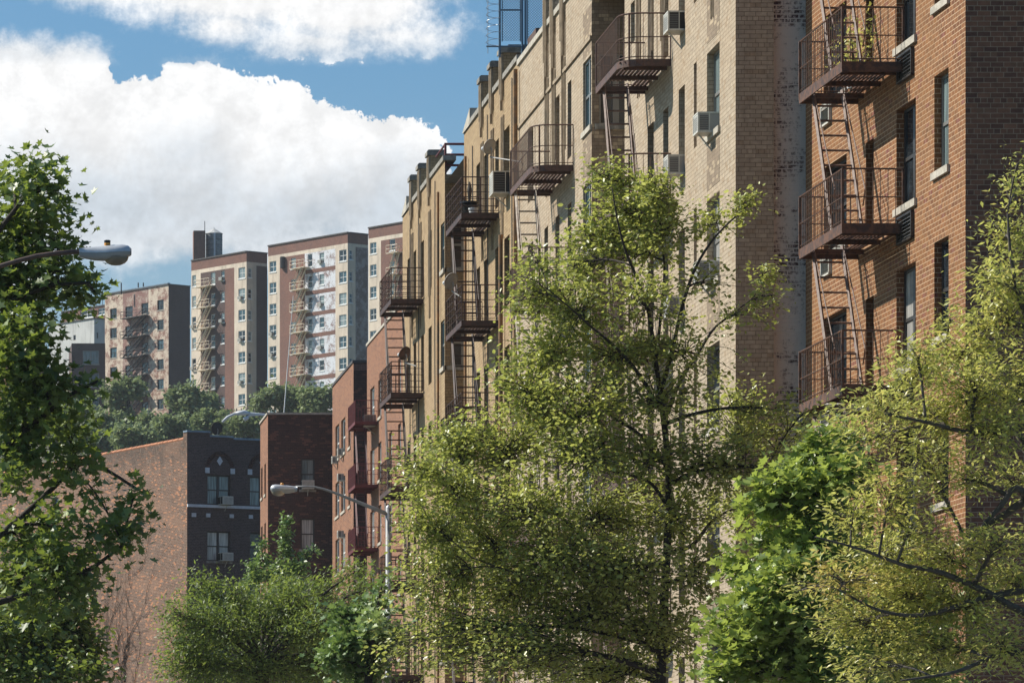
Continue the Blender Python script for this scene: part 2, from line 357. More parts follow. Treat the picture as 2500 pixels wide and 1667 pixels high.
def window(parent, fc, op, frame='fr_dark', gl='g_dark', dep=.14, sill='stone', style='hung', ft=.055, sillo=.05, sashes=True):
    a, b, c, d = min(op[0], op[1]), max(op[0], op[1]), op[2], op[3]
    mb = MB(fc); w1 = -dep; w0 = -dep-.06
    mb.box(a, a+ft, w0, w1, c, d); mb.box(b-ft, b, w0, w1, c, d); mb.box(a+ft, b-ft, w0, w1, d-ft, d); mb.box(a+ft, b-ft, w0, w1, c, c+ft)
    zm = (c+d)/2
    if style in ('hung', 'four', 'double'): mb.box(a+ft, b-ft, w0+.005, w1-.012, zm-.03, zm+.03)
    if style in ('four', 'double'):
        um = (a+b)/2; q = .028 if style == 'four' else .07
        mb.box(um-q, um+q, w0+.008, w1-.006, c+ft, zm-.03); mb.box(um-q, um+q, w0+.008, w1-.006, zm+.03, d-ft)
    o = mb.build('window', frame, parent)
    g = MB(fc); wl, wu = w0+.022, w0+.035
    g.quad((a, wl, c), (b, wl, c), (b, wl, zm), (a, wl, zm)); g.quad((a, wu, zm), (b, wu, zm), (b, wu, d), (a, wu, d))
    g.build('pane', gl, o)
    if sill:
        s_ = MB(fc); s_.box(a-.08, b+.08, -dep+.004, sillo, c-.11, c+.012); s_.build('sill', sill, o)
    return o
def pick(gs): return random.choice(gs)
# ------------------------------------------------------------------ setting: ground
def hz(y): return float(np.interp(y, [330, 400, 480, 540, 600, 640], [0, 22, 42, 52, 59.5, 63.5]))
def ground():
    mb = MB(); xs = [-3000, -400, -120, -3, 20, 120, 400, 3000]; ys = [-3000, -20, 60, 260, 330, 400, 480, 540, 600, 640, 900, 5000]
    def h(x, y): return hz(y)
    vs = [(x, y, h(x, y)) for y in ys for x in xs]; n = len(xs)
    mb.add(vs, [(j*n+i, j*n+i+1, (j+1)*n+i+1, (j+1)*n+i) for j in range(len(ys)-1) for i in range(n-1)])
    struct(mb.build('hillside_ground', 'grass'))
    r = MB(); r.quad((-1.5, -60, .004), (10, -60, .004), (10, 235, .004), (-1.5, 235, .004)); struct(r.build('road', 'asphalt'))
    for nm, a, b in (('pavement', 10, 19.5), ('pavement', -7, -1.5)):
        p = MB(); p.box(a, b, -60, 235, .006, .14); struct(p.build(nm, 'paving'))
ground()
# ------------------------------------------------------------------ fire escapes
def fire_escape(fc, u0, u1, zs, label, mt, style='bars', wd=.98, rnd=0.0, hatch=True, lad=(.42, .92), shift=1.45, top=True, deck=.055, down=True, group='fire escapes on the street fronts', rh=.92, lmt=None, landlad=True, thick=.13):
    ul, uh = min(u0, u1), max(u0, u1)
    far = uh
    root = thing('fire_escape', label, 'fire escape', fc.P(ul, .5, 0), group)
    path = []
    if rnd:
        for k in range(6):
            q = math.pi/2*k/5; path.append((ul+rnd-rnd*math.cos(q)*1.0, wd-rnd+rnd*math.sin(q)))
        path = [(ul, 0.0)]+path+[(uh, wd), (uh, 0.0)]
    else: path = [(ul, 0.0), (ul, wd), (uh, wd), (uh, 0.0)]
    hu0, hu1 = far-.25-.62, far-.25
    def walk(step):
        out_ = []
        for (a, b) in zip(path[:-1], path[1:]):
            L = math.hypot(b[0]-a[0], b[1]-a[1]); n = max(1, round(L/step))
            for i in range(n): out_.append((a[0]+(b[0]-a[0])*i/n, a[1]+(b[1]-a[1])*i/n))
        out_.append(path[-1]); return out_
    for zi, z in enumerate(zs):
        p = MB(fc)
        for (a, b) in zip(path[:-1], path[1:]):      # edge channel
            L = math.hypot(b[0]-a[0], b[1]-a[1]); nx, ny = (b[1]-a[1])/L*.012, -(b[0]-a[0])/L*.012
            vs = []
            for zz in (z-thick, z+.01):
                vs += [(a[0]-nx, a[1]-ny, zz), (a[0]+nx, a[1]+ny, zz), (b[0]+nx, b[1]+ny, zz), (b[0]-nx, b[1]-ny, zz)]
            p.add(vs, [(0,3,2,1),(4,5,6,7),(0,1,5,4),(1,2,6,5),(2,3,7,6),(3,0,4,7)])
        k = .04; 
        while k < wd-.03:                            # slats
            uu0 = ul+.02
            if rnd and k > wd-rnd: uu0 = ul+rnd-math.sqrt(max(0, rnd*rnd-(k-wd+rnd)**2))+.02
            segs = [(uu0, uh-.02)]
            if hatch and lad[0]-.06 < k < lad[1]+.02: segs = [(uu0, hu0-.1), (hu1+.15, uh-.02)]
            for a, b in segs:
                if b > a: p.box(a, b, k, k+deck, z-.035, z-.012)
            k += deck+.026
        for uu in (ul+.5, (ul+uh)/2, uh-.4):         # cross beams and wall struts
            p.box(uu-.025, uu+.025, .0, wd-.01-(rnd*.3 if uu < ul+.6 else 0), z-.125, z-.04)
        p.build('platform', mt, root)
        r = MB(fc); levs = [rh] + ([.45] if style == 'bars' else [.72, .54, .36, .18])
        for h in levs: 
            r.tube([(a, b, z+h) for a, b in path], .017 if h == rh else .011, 5)
        r.tube([(a, b, z+.06) for a, b in path], .010, 4)
        if style == 'bars':
            for (a, b) in walk(.135): r.tube([(a, b, z-.02), (a, b, z+rh)], .0068, 4)
            for (a, b) in [path[1 if not rnd else 3], path[-2], path[0]]: r.box(a-.018, a+.018, b-.018, b+.018, z-.1, z+rh+.01)
        else:
            for (a, b) in walk(.42): r.box(a-.014, a+.014, b-.014, b+.014, z-.06, z+rh)
        r.build('railing', mt, root)
        nz = zs[zi+1] if zi+1 < len(zs) else (z-2.7 if down else None)
        if nz is not None and hatch:
            l = MB(fc); t0 = (hu1-.10, z+.0); t1 = (hu1-.10-shift, nz)
            for ww in lad:
                l.tube([(t0[0], ww, t0[1]+.02), (t1[0], ww, t1[1])], .034, 4)
                l.tube([(t0[0]+.05, ww, t0[1]-.05), (t0[0]-.16, ww, t0[1]-.08), (t1[0]-.16, ww, t1[1]+.75), (t1[0], ww, t1[1]+.5)], .012, 5)
            nr = 9
            for i in range(1, nr+1):
                q = i/(nr+.6); l.tube([(t0[0]+(t1[0]-t0[0])*q, lad[0], t0[1]+(t1[1]-t0[1])*q), (t0[0]+(t1[0]-t0[0])*q, lad[1], t0[1]+(t1[1]-t0[1])*q)], .021, 5)
            l.build('ladder', lmt or mt, root)
    return root
# ------------------------------------------------------------------ small wall things
def ac_unit(fc, u, z, label, vent='ac_d', wu=.55, h=.40, out=.34, inn=.2, cage=False, group='window air conditioners', open_side=True):
    """u: centre along the wall; sticks out of the wall by out"""
    r = thing('air_conditioner', label, 'air conditioner', fc.P(u, 0, z), group)
    b = MB(fc); a0, a1 = u-wu/2, u+wu/2; t = .03
    b.box(a0, a1, -inn, out, z, z+t); b.box(a0, a1, -inn, out, z+h-t, z+h)
    for s_ in (a0, a1-t): 
        b.box(s_, s_+t, out-t, out, z+t, z+h-t); b.box(s_, s_+t, -inn, -inn+t, z+t, z+h-t)
        b.box(s_+.004, s_+t-.004, .09, .09+t*.6, z+t, z+h-t)
    b.box(a0+.012, a1-.012, out-t+.004, out-.008, z+t, z+h-t)
    b.build('case', 'ac', r)
    g = MB(fc); g.box(a0+.012, a1-.012, -inn+.01, out-t, z+t, z+h-t); g.build('side_vent', vent, r)
    g = MB(fc)
    for i in range(8):
        zz = z+.05+i*(h-.1)/8
        g.box(a0+.002, a0+.010, .12, out-t-.01, zz, zz+.018)
        g.box(a0+.04, a1-.04, out+.001, out+.005, zz, zz+.007)
    g.build('grille', 'ac_g', r)
    k = MB(fc); k.tube([(u, .0, z-.32), (u, out*.8, z-.005)], .016, 5); k.build('bracket', 'ac', r)
    return r
def dish(p, aim, label, R=.24, arm=None, mt='dish'):
    """p: dish centre, aim: unit-ish direction the bowl faces, arm: point of attachment"""
    r = thing('satellite_dish', label, 'satellite dish', arm or p, 'satellite dishes')
    p = Vector(p); n = Vector(aim).normalized(); x = n.cross(Vector((0, 0, 1))).normalized(); y = x.cross(n)
    b = MB(); vs = []; fs = []; K = 18; rings = [0.02, .35, .7, 1.0]
    for side in (0, .012):
        for rr in rings:
            for k in range(K):
                q = 2*math.pi*k/K
                vs.append(tuple(p+(x*math.cos(q)*.95+y*math.sin(q)*1.05)*R*rr+n*(R*.28*rr*rr-side)))
    nr = len(rings)
    for s_ in range(2):
        for i in range(nr-1):
            for k in range(K):
                a = s_*nr*K+i*K+k; c = s_*nr*K+i*K+(k+1) % K; fs.append((a, c, c+K, a+K))
    for k in range(K):
        a = (nr-1)*K+k; c = (nr-1)*K+(k+1) % K; fs.append((a, c, c+nr*K, a+nr*K))
    b.add(vs, fs); b.build('reflector', mt, r, smooth=True)
    f_ = p+n*R*1.35-y*R*.75
    a = MB(); a.tube([tuple(p-y*R*.95), tuple(f_)], .014, 6); a.tube([tuple(p-n*.02), tuple(p-n*.1-y*.05), tuple(p-n*.1-y*.22), arm or tuple(p-n*.15-y*.4)], .02, 6)
    a.build('arm', 'dish', r)
    l = MB(); l.lathe(tuple(f_-Vector((0, 0, .03))), [(.015, 0), (.04, .02), (.045, .06), (.03, .09), (.01, .1)], 10); l.build('receiver', 'bucket', r, smooth=True)
    return r
def louvre(parent, fc, u0, u1, z0, z1, mt='fr_dark'):
    b = MB(fc); b.box(u0, u1, .0, .012, z0, z1)
    for (a0, a1, c0, c1) in ((u0, u0+.04, z0, z1), (u1-.04, u1, z0, z1), (u0, u1, z0, z0+.035), (u0, u1, z1-.035, z1)): b.box(a0, a1, .012, .06, c0, c1)
    o = b.build('vent', mt, parent)
    s_ = MB(fc); n = 6
    for i in range(n):
        z = z0+.06+i*(z1-z0-.1)/n; s_.add([(u0+.045, .014, z+.03), (u1-.045, .014, z+.03), (u1-.045, .05, z), (u0+.045, .05, z)], [(0, 1, 2, 3)])
    s_.build('louvre', 'ac_g', o)
def body(mb, pts, z0, z1, skip=()):
    """plain vertical sides of a footprint polygon (world x,y) except the edges in skip, plus the roof sheet"""
    mb.fc = None; n = len(pts)
    for i in range(n):
        if i in skip: continue
        (a, b), (c, d) = pts[i], pts[(i+1) % n]
        mb.quad((a, b, z0), (c, d, z0), (c, d, z1), (a, b, z1))
# ================================================================== RED BRICK BUILDING (nearest)
def red_building():
    t = thing('brick_building', 'orange red brick apartment house at the right edge with tall dark windows', 'building', (16.74, 74.7, 0))
    L = Fc(16.74, 74.7, -.0313, 1); Fr = Fc(32, 74.7, -1, 0)
    cols = [('R1', 2281, 2316, 13.27, 14.85), ('R2', 2188.5, 2236, 13.04, 14.72), ('R3', 2114, 2133, 12.98, 14.52), ('R4', 2011, 2067, 13.0, 14.57)]
    ops = []
    for k in range(-4, 2):
        for nm, a, b, c, d in cols: ops.append((nm, k, (L.u(b), L.u(a), c+2.7*k, d+2.7*k)))
    mb = MB(); wall(mb, L, 0, 11.44, 0, 20.2, [o[2] for o in ops], .16)
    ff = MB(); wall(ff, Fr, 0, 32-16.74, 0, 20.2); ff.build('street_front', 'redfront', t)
    body(mb, [(16.74, 74.7), (32, 74.7), (32, 88), (16.4, 86.14)], 0, 20.2, (0, 3))
    mb.build('wall', 'red', t)
    r = MB(); r.quad((16.7, 74.8, 19.6), (32, 74.8, 19.6), (32, 88, 19.6), (16.4, 86.2, 19.6)); r.build('roof', 'roof', t)
    for nm, k, o in ops:
        if nm == 'R2': window(t, L, o, 'fr_dark', random.choice(['g_dark', 'g_dark', 'g_curt']) if k != 0 else 'g_dark', .13, 'stone', 'double')
        elif nm == 'R1': window(t, L, o, 'fr_grey' if k == 0 else 'fr_dark', {0: 'g_teal', -1: 'g_dark'}.get(k, 'g_dark'), .12, 'stone')
        else: window(t, L, o, 'fr_dark', 'g_dark', .12, False if nm == 'R3' else 'dstone', 'four' if nm == 'R4' else 'hung')
        if nm == 'R2': m_ = (o[0]+o[1])/2; louvre(t, L, o[0]+.1, m_+.45, o[2]-.62, o[2]-.16)
        if nm == 'R4' and k in (1, 0, -1): louvre(t, L, L.u(2031), L.u(2010), o[2]-.40, o[2]-.02, 'ac')
    zs = [18.15, 15.45, 12.75, 10.05, 7.35, 4.65]
    f_ = fire_escape(L, L.u(2205), L.u(2205)+3.25, zs, 'rusty brown fire escape with square balconies on the orange red brick building', 'fe_rust', lmt='lad_rust', wd=1.02, deck=.04, lad=(.36, .88), shift=1.55, thick=.16)
    return L
LR = red_building()
# ================================================================== TAN BUILDING
TB = Fc(15.1, 0, 0, 1)
def TY(px): return 15.1*F/(px-PX)
def merlons(t, ys, z0, z1, wm, st='tanstone', cap='dstone', k=1.0):
    for y in ys:
        m = MB(); m.box(15.085, 15.42, y-.26, y+.26, z0-.4, z1-.2); o = m.build('merlon', wm, t)
        c = MB(); vs = []; n = 8
        for yy in (y-.31, y+.31):
            for i in range(n):
                q = math.pi*i/(n-1); vs.append((15.25-.27*max(-1, min(1, 1.35*math.cos(q))), yy, z1-.22+.16*min(1, 1.7*math.sin(q))))
        c.add(vs, [(i, i+1, n+i+1, n+i) for i in range(n-1)]+[tuple(range(n))[::-1], tuple(n+i for i in range(n)), (0, n, 2*n-1, n-1)])
        c.build('cap', cap, o)
        s_ = MB()
        for dy, zb in ((-.21, 1.5*k), (0.0, 1.9*k), (.21, 1.1*k)): s_.box(15.02, 15.084, y+dy-.035, y+dy+.035, z0-zb+.3, z1-.25)
        for dy in (-.26, -.1, .1, .26): s_.box(15.07, 15.099, y+dy-.018, y+dy+.018, z0-4.4+abs(dy)*4, z0-.45-.8*k)
        s_.build('flute', st, o)
def seg_wall(mb, ya, yb, ops, z1): wall(mb, TB, ya, yb, 0, z1, ops, .18)
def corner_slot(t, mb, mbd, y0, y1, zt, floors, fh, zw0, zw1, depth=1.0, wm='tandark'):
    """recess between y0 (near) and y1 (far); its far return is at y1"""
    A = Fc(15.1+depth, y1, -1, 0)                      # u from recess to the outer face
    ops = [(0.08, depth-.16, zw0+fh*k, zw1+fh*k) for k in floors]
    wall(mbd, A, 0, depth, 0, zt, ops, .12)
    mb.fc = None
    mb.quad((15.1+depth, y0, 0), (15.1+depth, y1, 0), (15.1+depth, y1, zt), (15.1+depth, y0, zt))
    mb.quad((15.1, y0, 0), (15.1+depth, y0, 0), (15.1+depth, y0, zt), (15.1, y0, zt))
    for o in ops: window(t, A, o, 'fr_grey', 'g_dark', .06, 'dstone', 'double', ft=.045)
def tan_building():
    t = thing('tan_building', 'tall tan brick apartment house with battlemented parapet and ribbed wall', 'building', (15.1, 86.14, 0))
    H, fh = 22.0, 2.785
    yc, ys0, ys1, ye = 86.14, TY(1525), TY(1445), TY(1266)
    mb = MB(); dk = MB(); W_ = []
    def o(p0, p1, a, b, k): return (TY(p1), TY(p0), a+fh*k, b+fh*k)
    for k in range(-5, 2):
        W_ += [('C1', k, o(1726, 1757, 15.84, 17.43, k)), ('S', k, o(1694, 1701, 15.87, 17.5, k)), ('C2', k, o(1657, 1672, 15.6, 17.3, k)),
               ('C3', k, o(1619, 1632, 15.42, 17.2, k)), ('C4', k, o(1581, 1596, 15.42, 17.2, k)), ('B', k, o(1540, 1550, 16.5, 17.35, k))]
    ops = [x[2] for x in W_]; seg_wall(mb, yc, ys0, ops, H)
    W2 = []
    for k in range(-5, 2):
        W2 += [('K', k, (ys1+.1, TY(1423.5), 15.745+fh*k, 17.32+fh*k))]
        for p0, p1 in ((1386, 1395), (1356, 1366), (1329, 1338), (1289, 1302)): W2.append(('D', k, o(p0, p1, 15.55, 17.3, k)))
    seg_wall(mb, ys1, ye, [x[2] for x in W2], H)
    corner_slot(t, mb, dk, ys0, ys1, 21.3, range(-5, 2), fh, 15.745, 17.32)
    # front (street corner) return and painted return
    Fr = Fc(15.8, yc, -1, 0); wall(mb, Fr, 0, .7, 0, H)
    pe = MB(); pf = Fc(31, yc+.22, -1, 0); wall(pe, pf, 0, 31-15.8, 0, H); pe.build('painted_wall', 'peel', t)
    body(mb, [(31, yc+.22), (31, ye), (15.1, ye)], 0, H, (2,)); mb.fc = None
    mb.quad((15.8, yc, 0), (15.8, yc+.22, 0), (15.8, yc+.22, H), (15.8, yc, H))
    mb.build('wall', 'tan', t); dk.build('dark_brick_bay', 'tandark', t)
    # patterned brown brick panels between the windows of the street corner column
    for k in range(-5, 2):
        a, b = TY(1757), TY(1726); zt = 17.43+fh*k
        pn = MB(TB); pn.quad((a, .004, zt+.18), (b, .004, zt+.18), (b, .004, zt+1.0), (a, .004, zt+1.0)); pn.build('brick_panel', 'tandark', t)
        a, b = ys1+.002, TY(1423.5); zt = 17.32+fh*k
        pn = MB(TB); pn.quad((a, .004, zt+.08), (b, .004, zt+.08), (b, .004, zt+1.1), (a, .004, zt+1.1)); pn.build('brick_panel', 'tandark', t)
    r = MB(); r.quad((15.1, yc, 21.3), (31, yc, 21.3), (31, ye, 21.3), (15.1, ye, 21.3)); r.build('roof', 'roof', t)
    for a, b in ((yc, ys0), (ys1, ye)):
        c = MB(TB); c.box(a, b, -.32, .05, H-.001+.003, H+.14); c.build('coping', 'stone', t)
    c = MB(); c.box(15.09, 16.1, ys1-.06, ys1+.25, 21.3, 21.42)
    c.build('coping', 'stone', t)
    merlons(t, [TY(1336), TY(1353), TY(1377), TY(1560), TY(1590), TY(1620), TY(1740)], H, 22.95, 'tan', cap='stone')
    st = MB(TB)
    for k in (1,): st.box(ys1-.001, ye, .003, .045, 20.42, 20.50)
    st.build('string_course', 'tanstone', t)
    for nm, k, q in W_:
        if nm == 'S': 
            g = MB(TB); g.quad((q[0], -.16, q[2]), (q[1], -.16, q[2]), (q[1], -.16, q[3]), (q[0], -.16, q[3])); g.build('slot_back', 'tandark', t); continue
        if nm == 'B': window(t, TB, q, 'fr_grey', 'g_blue', .08, False); continue
        window(t, TB, q, 'fr_grey' if nm in ('C1', 'C2') else 'fr_dark', 'g_teal' if (nm, k) == ('C1', 0) else pick(['g_dark', 'g_dark', 'g_dark', 'g_curt', 'g_blue']), .13, 'stone' if nm == 'C1' else False, ft=.05)
    for nm, k, q in W2: window(t, TB, q, 'fr_grey' if nm == 'K' else 'fr_dark', 'g_blue' if nm == 'K' else pick(['g_dark', 'g_dark', 'g_dark', 'g_curt', 'g_blue']), .05 if nm == 'K' else .15, 'stone' if nm == 'K' else False, 'double' if nm == 'K' else 'hung')
    lv = [18.07+2.785*k for k in (0, -1, -2, -3, -4, -5)]
    fire_escape(TB, TY(1638), TY(1638)+3.3, lv, 'brown fire escape with rounded balconies nearest on the tan building', 'fe_brown', lmt='lad_rust', wd=1.0, rnd=.45, lad=(.42, .90), shift=1.3)
    fire_escape(TB, TY(1400), TY(1400)+3.9, lv, 'farther rounded brown fire escape on the tan building, left of the tree top', 'fe_brown', lmt='lad_pale', wd=.93, rnd=.4, lad=(.40, .86), shift=1.3)
    for px, z, lb in ((1665, 18.36, 'white air conditioner highest on the tan wall beside the top balcony'), (1665, 15.56, 'white air conditioner under the highest one, at the balcony rail of the tan wall'),
                      (1739, 15.82, 'boxy air conditioner in the window near the tan building corner'), (1739, 13.04, 'air conditioner in the tan corner column behind the tree branches'), (1665, 12.8, 'air conditioner behind tree leaves low on the tan wall')):
        ac_unit(TB, TY(px), z, lb, 'ac_d' if z > 18 else 'ac_l', wu=.55, h=.38, out=.32)
tan_building()
# ================================================================== YELLOW BUILDING
def yellow_building():
    t = thing('yellow_building', 'yellow brick apartment house with battlements between the tan building and the red houses', 'building', (15.1, TY(1266), 0))
    H, fh = 22.15, 2.76
    ya, s0, s1, ye = TY(1266)+.01, TY(1133), TY(1086), TY(983)
    mb = MB(); dk = MB(); W_ = []
    def o(p0, p1, a, b, k): return (TY(p1), TY(p0), a+fh*k, b+fh*k)
    for k in range(-6, 1):
        for p0, p1 in ((1231, 1244), (1209, 1218), (1182, 1192), (1163, 1172)): W_.append(('D', k, o(p0, p1, 19.1, 20.85, k)))
    seg_wall(mb, ya, s0, [x[2] for x in W_], H)
    W2 = []
    for k in range(-6, 1):
        W2.append(('K', k, (s1+.08, s1+1.0, 19.1+fh*k, 20.45+fh*k)))
        for p0, p1 in ((1046, 1054), (1028, 1035), (1010, 1016), (995, 1001)): W2.append(('D', k, o(p0, p1, 19.0, 20.65, k)))
    seg_wall(mb, s1, ye, [x[2] for x in W2], H)
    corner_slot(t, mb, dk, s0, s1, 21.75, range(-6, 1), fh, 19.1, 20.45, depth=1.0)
    body(mb, [(31, ya), (31, ye), (15.1, ye)], 0, H, ()); mb.build('wall', 'yellow', t); dk.build('dark_brick_bay', M['yellowdk'], t)  # dark bay: shade of the recess return is in the brick colour
    r = MB(); r.quad((15.1, ya, 21.5), (31, ya, 21.5), (31, ye, 21.5), (15.1, ye, 21.5)); r.build('roof', 'roof', t)
    for a, b in ((ya, s0-1.6), (s1, ye-1.4)): c = MB(TB); c.box(a, b, -.32, .05, H+.003, H+.14); c.build('coping', 'dstone', t)
    for a, b in ((s0-1.6, s0), (ye-1.4, ye)):    # low sloping ends of the parapets
        g = MB(TB); g.add([(a, .04, H+.003), (b, .04, H+.003), (b, .04, H+.05), (a, .04, H+.45), (a, -.3, H+.003), (b, -.3, H+.003), (b, -.3, H+.05), (a, -.3, H+.45)], [(0,1,2,3),(7,6,5,4),(3,2,6,7),(0,3,7,4),(1,5,6,2)]); g.build('coping', 'stone', t)
    merlons(t, [TY(1228), TY(1203), TY(1178), TY(1050), TY(1027), TY(1007)], H, 23.05, 'yellow', 'tanstone', k=.55)
    for nm, k, q in W_+W2: window(t, TB, q, 'fr_grey' if nm == 'K' else 'fr_dark', 'g_blue' if nm == 'K' else 'g_dark', .04 if nm == 'K' else .15, 'stone' if nm == 'K' else False, 'hung')
    p = MB()
    for px in (1268, 1232): p.tube([(15.0, TY(px), .2), (15.0, TY(px), 21.9 if px == 1268 else 18.2)], .055, 8)
    for px in (1143, 1076): p.tube([(15.02, TY(px), .2), (15.02, TY(px), 21.4)], .04, 6)
    p.build('drain_pipe', 'pipe', t)
    for px, z0_, z1_ in ((1252, 9, 21.9), (1192.5, 4, 21.8), (1156, 8, 21.5), (1064, 3, 21.9), (1024, 6, 22.0), (1003, 10, 21.9)):
        q = MB(); rr = random.Random(px); q.tube([(15.075, TY(px)+rr.uniform(-.05, .05), z0_+(z1_-z0_)*i/8) for i in range(9)], .014, 4); q.build('cable', 'fe_black', t)
    b = MB(); x0 = at(1227, 0, 121)[0]; b.box(x0+.2, x0+1.3, 121.4, 123, 21.5, 23.35); b.build('bulkhead', 'fe_dark', t)
    b = MB(); b.box(15.6, 19, 117.4, 119, 21.5, 23.05); b.build('bulkhead', 'hilldark', t)
    # roof guard rail over the recess
    q = MB()
    for z in (22.05, 22.35, 22.65): q.tube([(15.15, s1+.3, z), (17.6, s1+.3, z)], .035, 6); q.tube([(15.15, s1+.3, z), (15.15, s1+2.6, z)], .03, 6)
    for x in (15.15, 16.2, 17.4): q.tube([(x, s1+.3, 21.75), (x, s1+.3, 22.68)], .035, 6)
    q.build('guard_rail', 'fe_red', t)
    lv = [18.92+2.76*k for k in (0, -1, -2, -3, -4, -5)]
    fire_escape(TB, TY(1218), TY(1218)+3.5, lv, 'nearer dark fire escape with barred rails on the yellow building', 'fe_dark', 'rails', wd=.95, lad=(.30, .84), shift=1.2)
    fire_escape(TB, TY(1034), TY(1034)+3.3, lv, 'dark fire escape at the far end of the yellow building beside the red house', 'fe_dark', 'rails', wd=.95, lad=(.30, .84), shift=1.2)
    ac_unit(TB, TY(1239), 19.12, 'white air conditioner high on the yellow wall beside the satellite dish', wu=.75, h=.56, out=.42)
M['yellowdk'] = brick('shade_darkened_yellow_brick', (.30,.215,.12), (.23,.165,.095), (.11,.075,.045), stain=.3, stainc=(.22,.16,.09), odd=(.26,.19,.12), oddf=.12, ms=.012)  # darker copy of the yellow brick, with the shade of the return painted in
yellow_building()
# roof fence with wire
def roof_fence():
    Y = 119.3; s_ = F/Y
    def q(px, py): return at(px, py, Y)
    x0, x1 = q(1220, 0)[0], q(1366, 0)[0]; z0 = q(0, 112)[2]; z1 = 25.4
    t = thing('chain_link_fence', 'tall blue grey chain link fence with barbed wire on the roof against the sky', 'fence', (x0, Y, z0))
    p = MB()
    xs = [x0, q(1275, 0)[0], q(1283, 0)[0], x1]
    for x in xs: p.tube([(x, Y, z0-.9 if x > x0 else z0-.3), (x, Y, z1)], .032, 8)
    for a, b in ((xs[0], xs[1]),): 
        for z in (q(0, 25)[2], q(0, -60)[2]): p.tube([(a, Y, z), (b, Y, z)], .022, 6)
    p.tube([(x0-.34, Y, z0-.02), (xs[1], Y, z0-.02)], .022, 6)
    for x in (xs[0]+.06, xs[1]-.05, xs[2]+.05): p.tube([(x, Y-.02, z0+.1), (x, Y-.02, z1)], .014, 6)
    p.build('post', M['fencepost'], t)
    m_ = MB(); d = .068; H_ = z1-z0
    for a, b in ((xs[0]+.06, xs[1]-.05), (xs[2]+.05, x1)):
        W_ = b-a; n = int((W_+H_)/d)
        for i in range(-int(H_/d), int(W_/d)+1):
            for sg in (1, -1):
                xa = a+i*d; za = z0+.12; 
                lo = max(0, -(xa-a)) if sg == 1 else max(0, -(xa-a))
                t0 = max(0, a-xa); t1 = min(H_-.1, b-xa)
                if t1 <= t0: continue
                if sg == 1: m_.tube([(xa+t0, Y, za+t0), (xa+t1, Y, za+t1)], .0062, 3, False)
                else: m_.tube([(a+b-xa-t0, Y, za+t0), (a+b-xa-t1, Y, za+t1)], .0062, 3, False)
    m_.build('chain_link_mesh', M['fencepost'], t)
    c = MB(); pts = []
    for i in range(200):
        a = i/200*2*math.pi*14; pts.append((x0-.17+.17*math.cos(a), Y+.17*math.sin(a), z0+i/200*(z1-z0)))
    c.tube(pts, .006, 4); c.tube([(x0-.30, Y, z0-.2), (x0-.30, Y, z1)], .009, 4)
    for i in range(0, 200, 7): 
        x, y, z = pts[i]; c.tube([(x-.03, y, z-.03), (x+.03, y, z+.03)], .005, 3); 
    c.build('barbed_wire', 'wire', t)
M['fencepost'] = mat('blue_grey_galvanised_post', (.10, .16, .22), .45, metal=.3)
roof_fence()
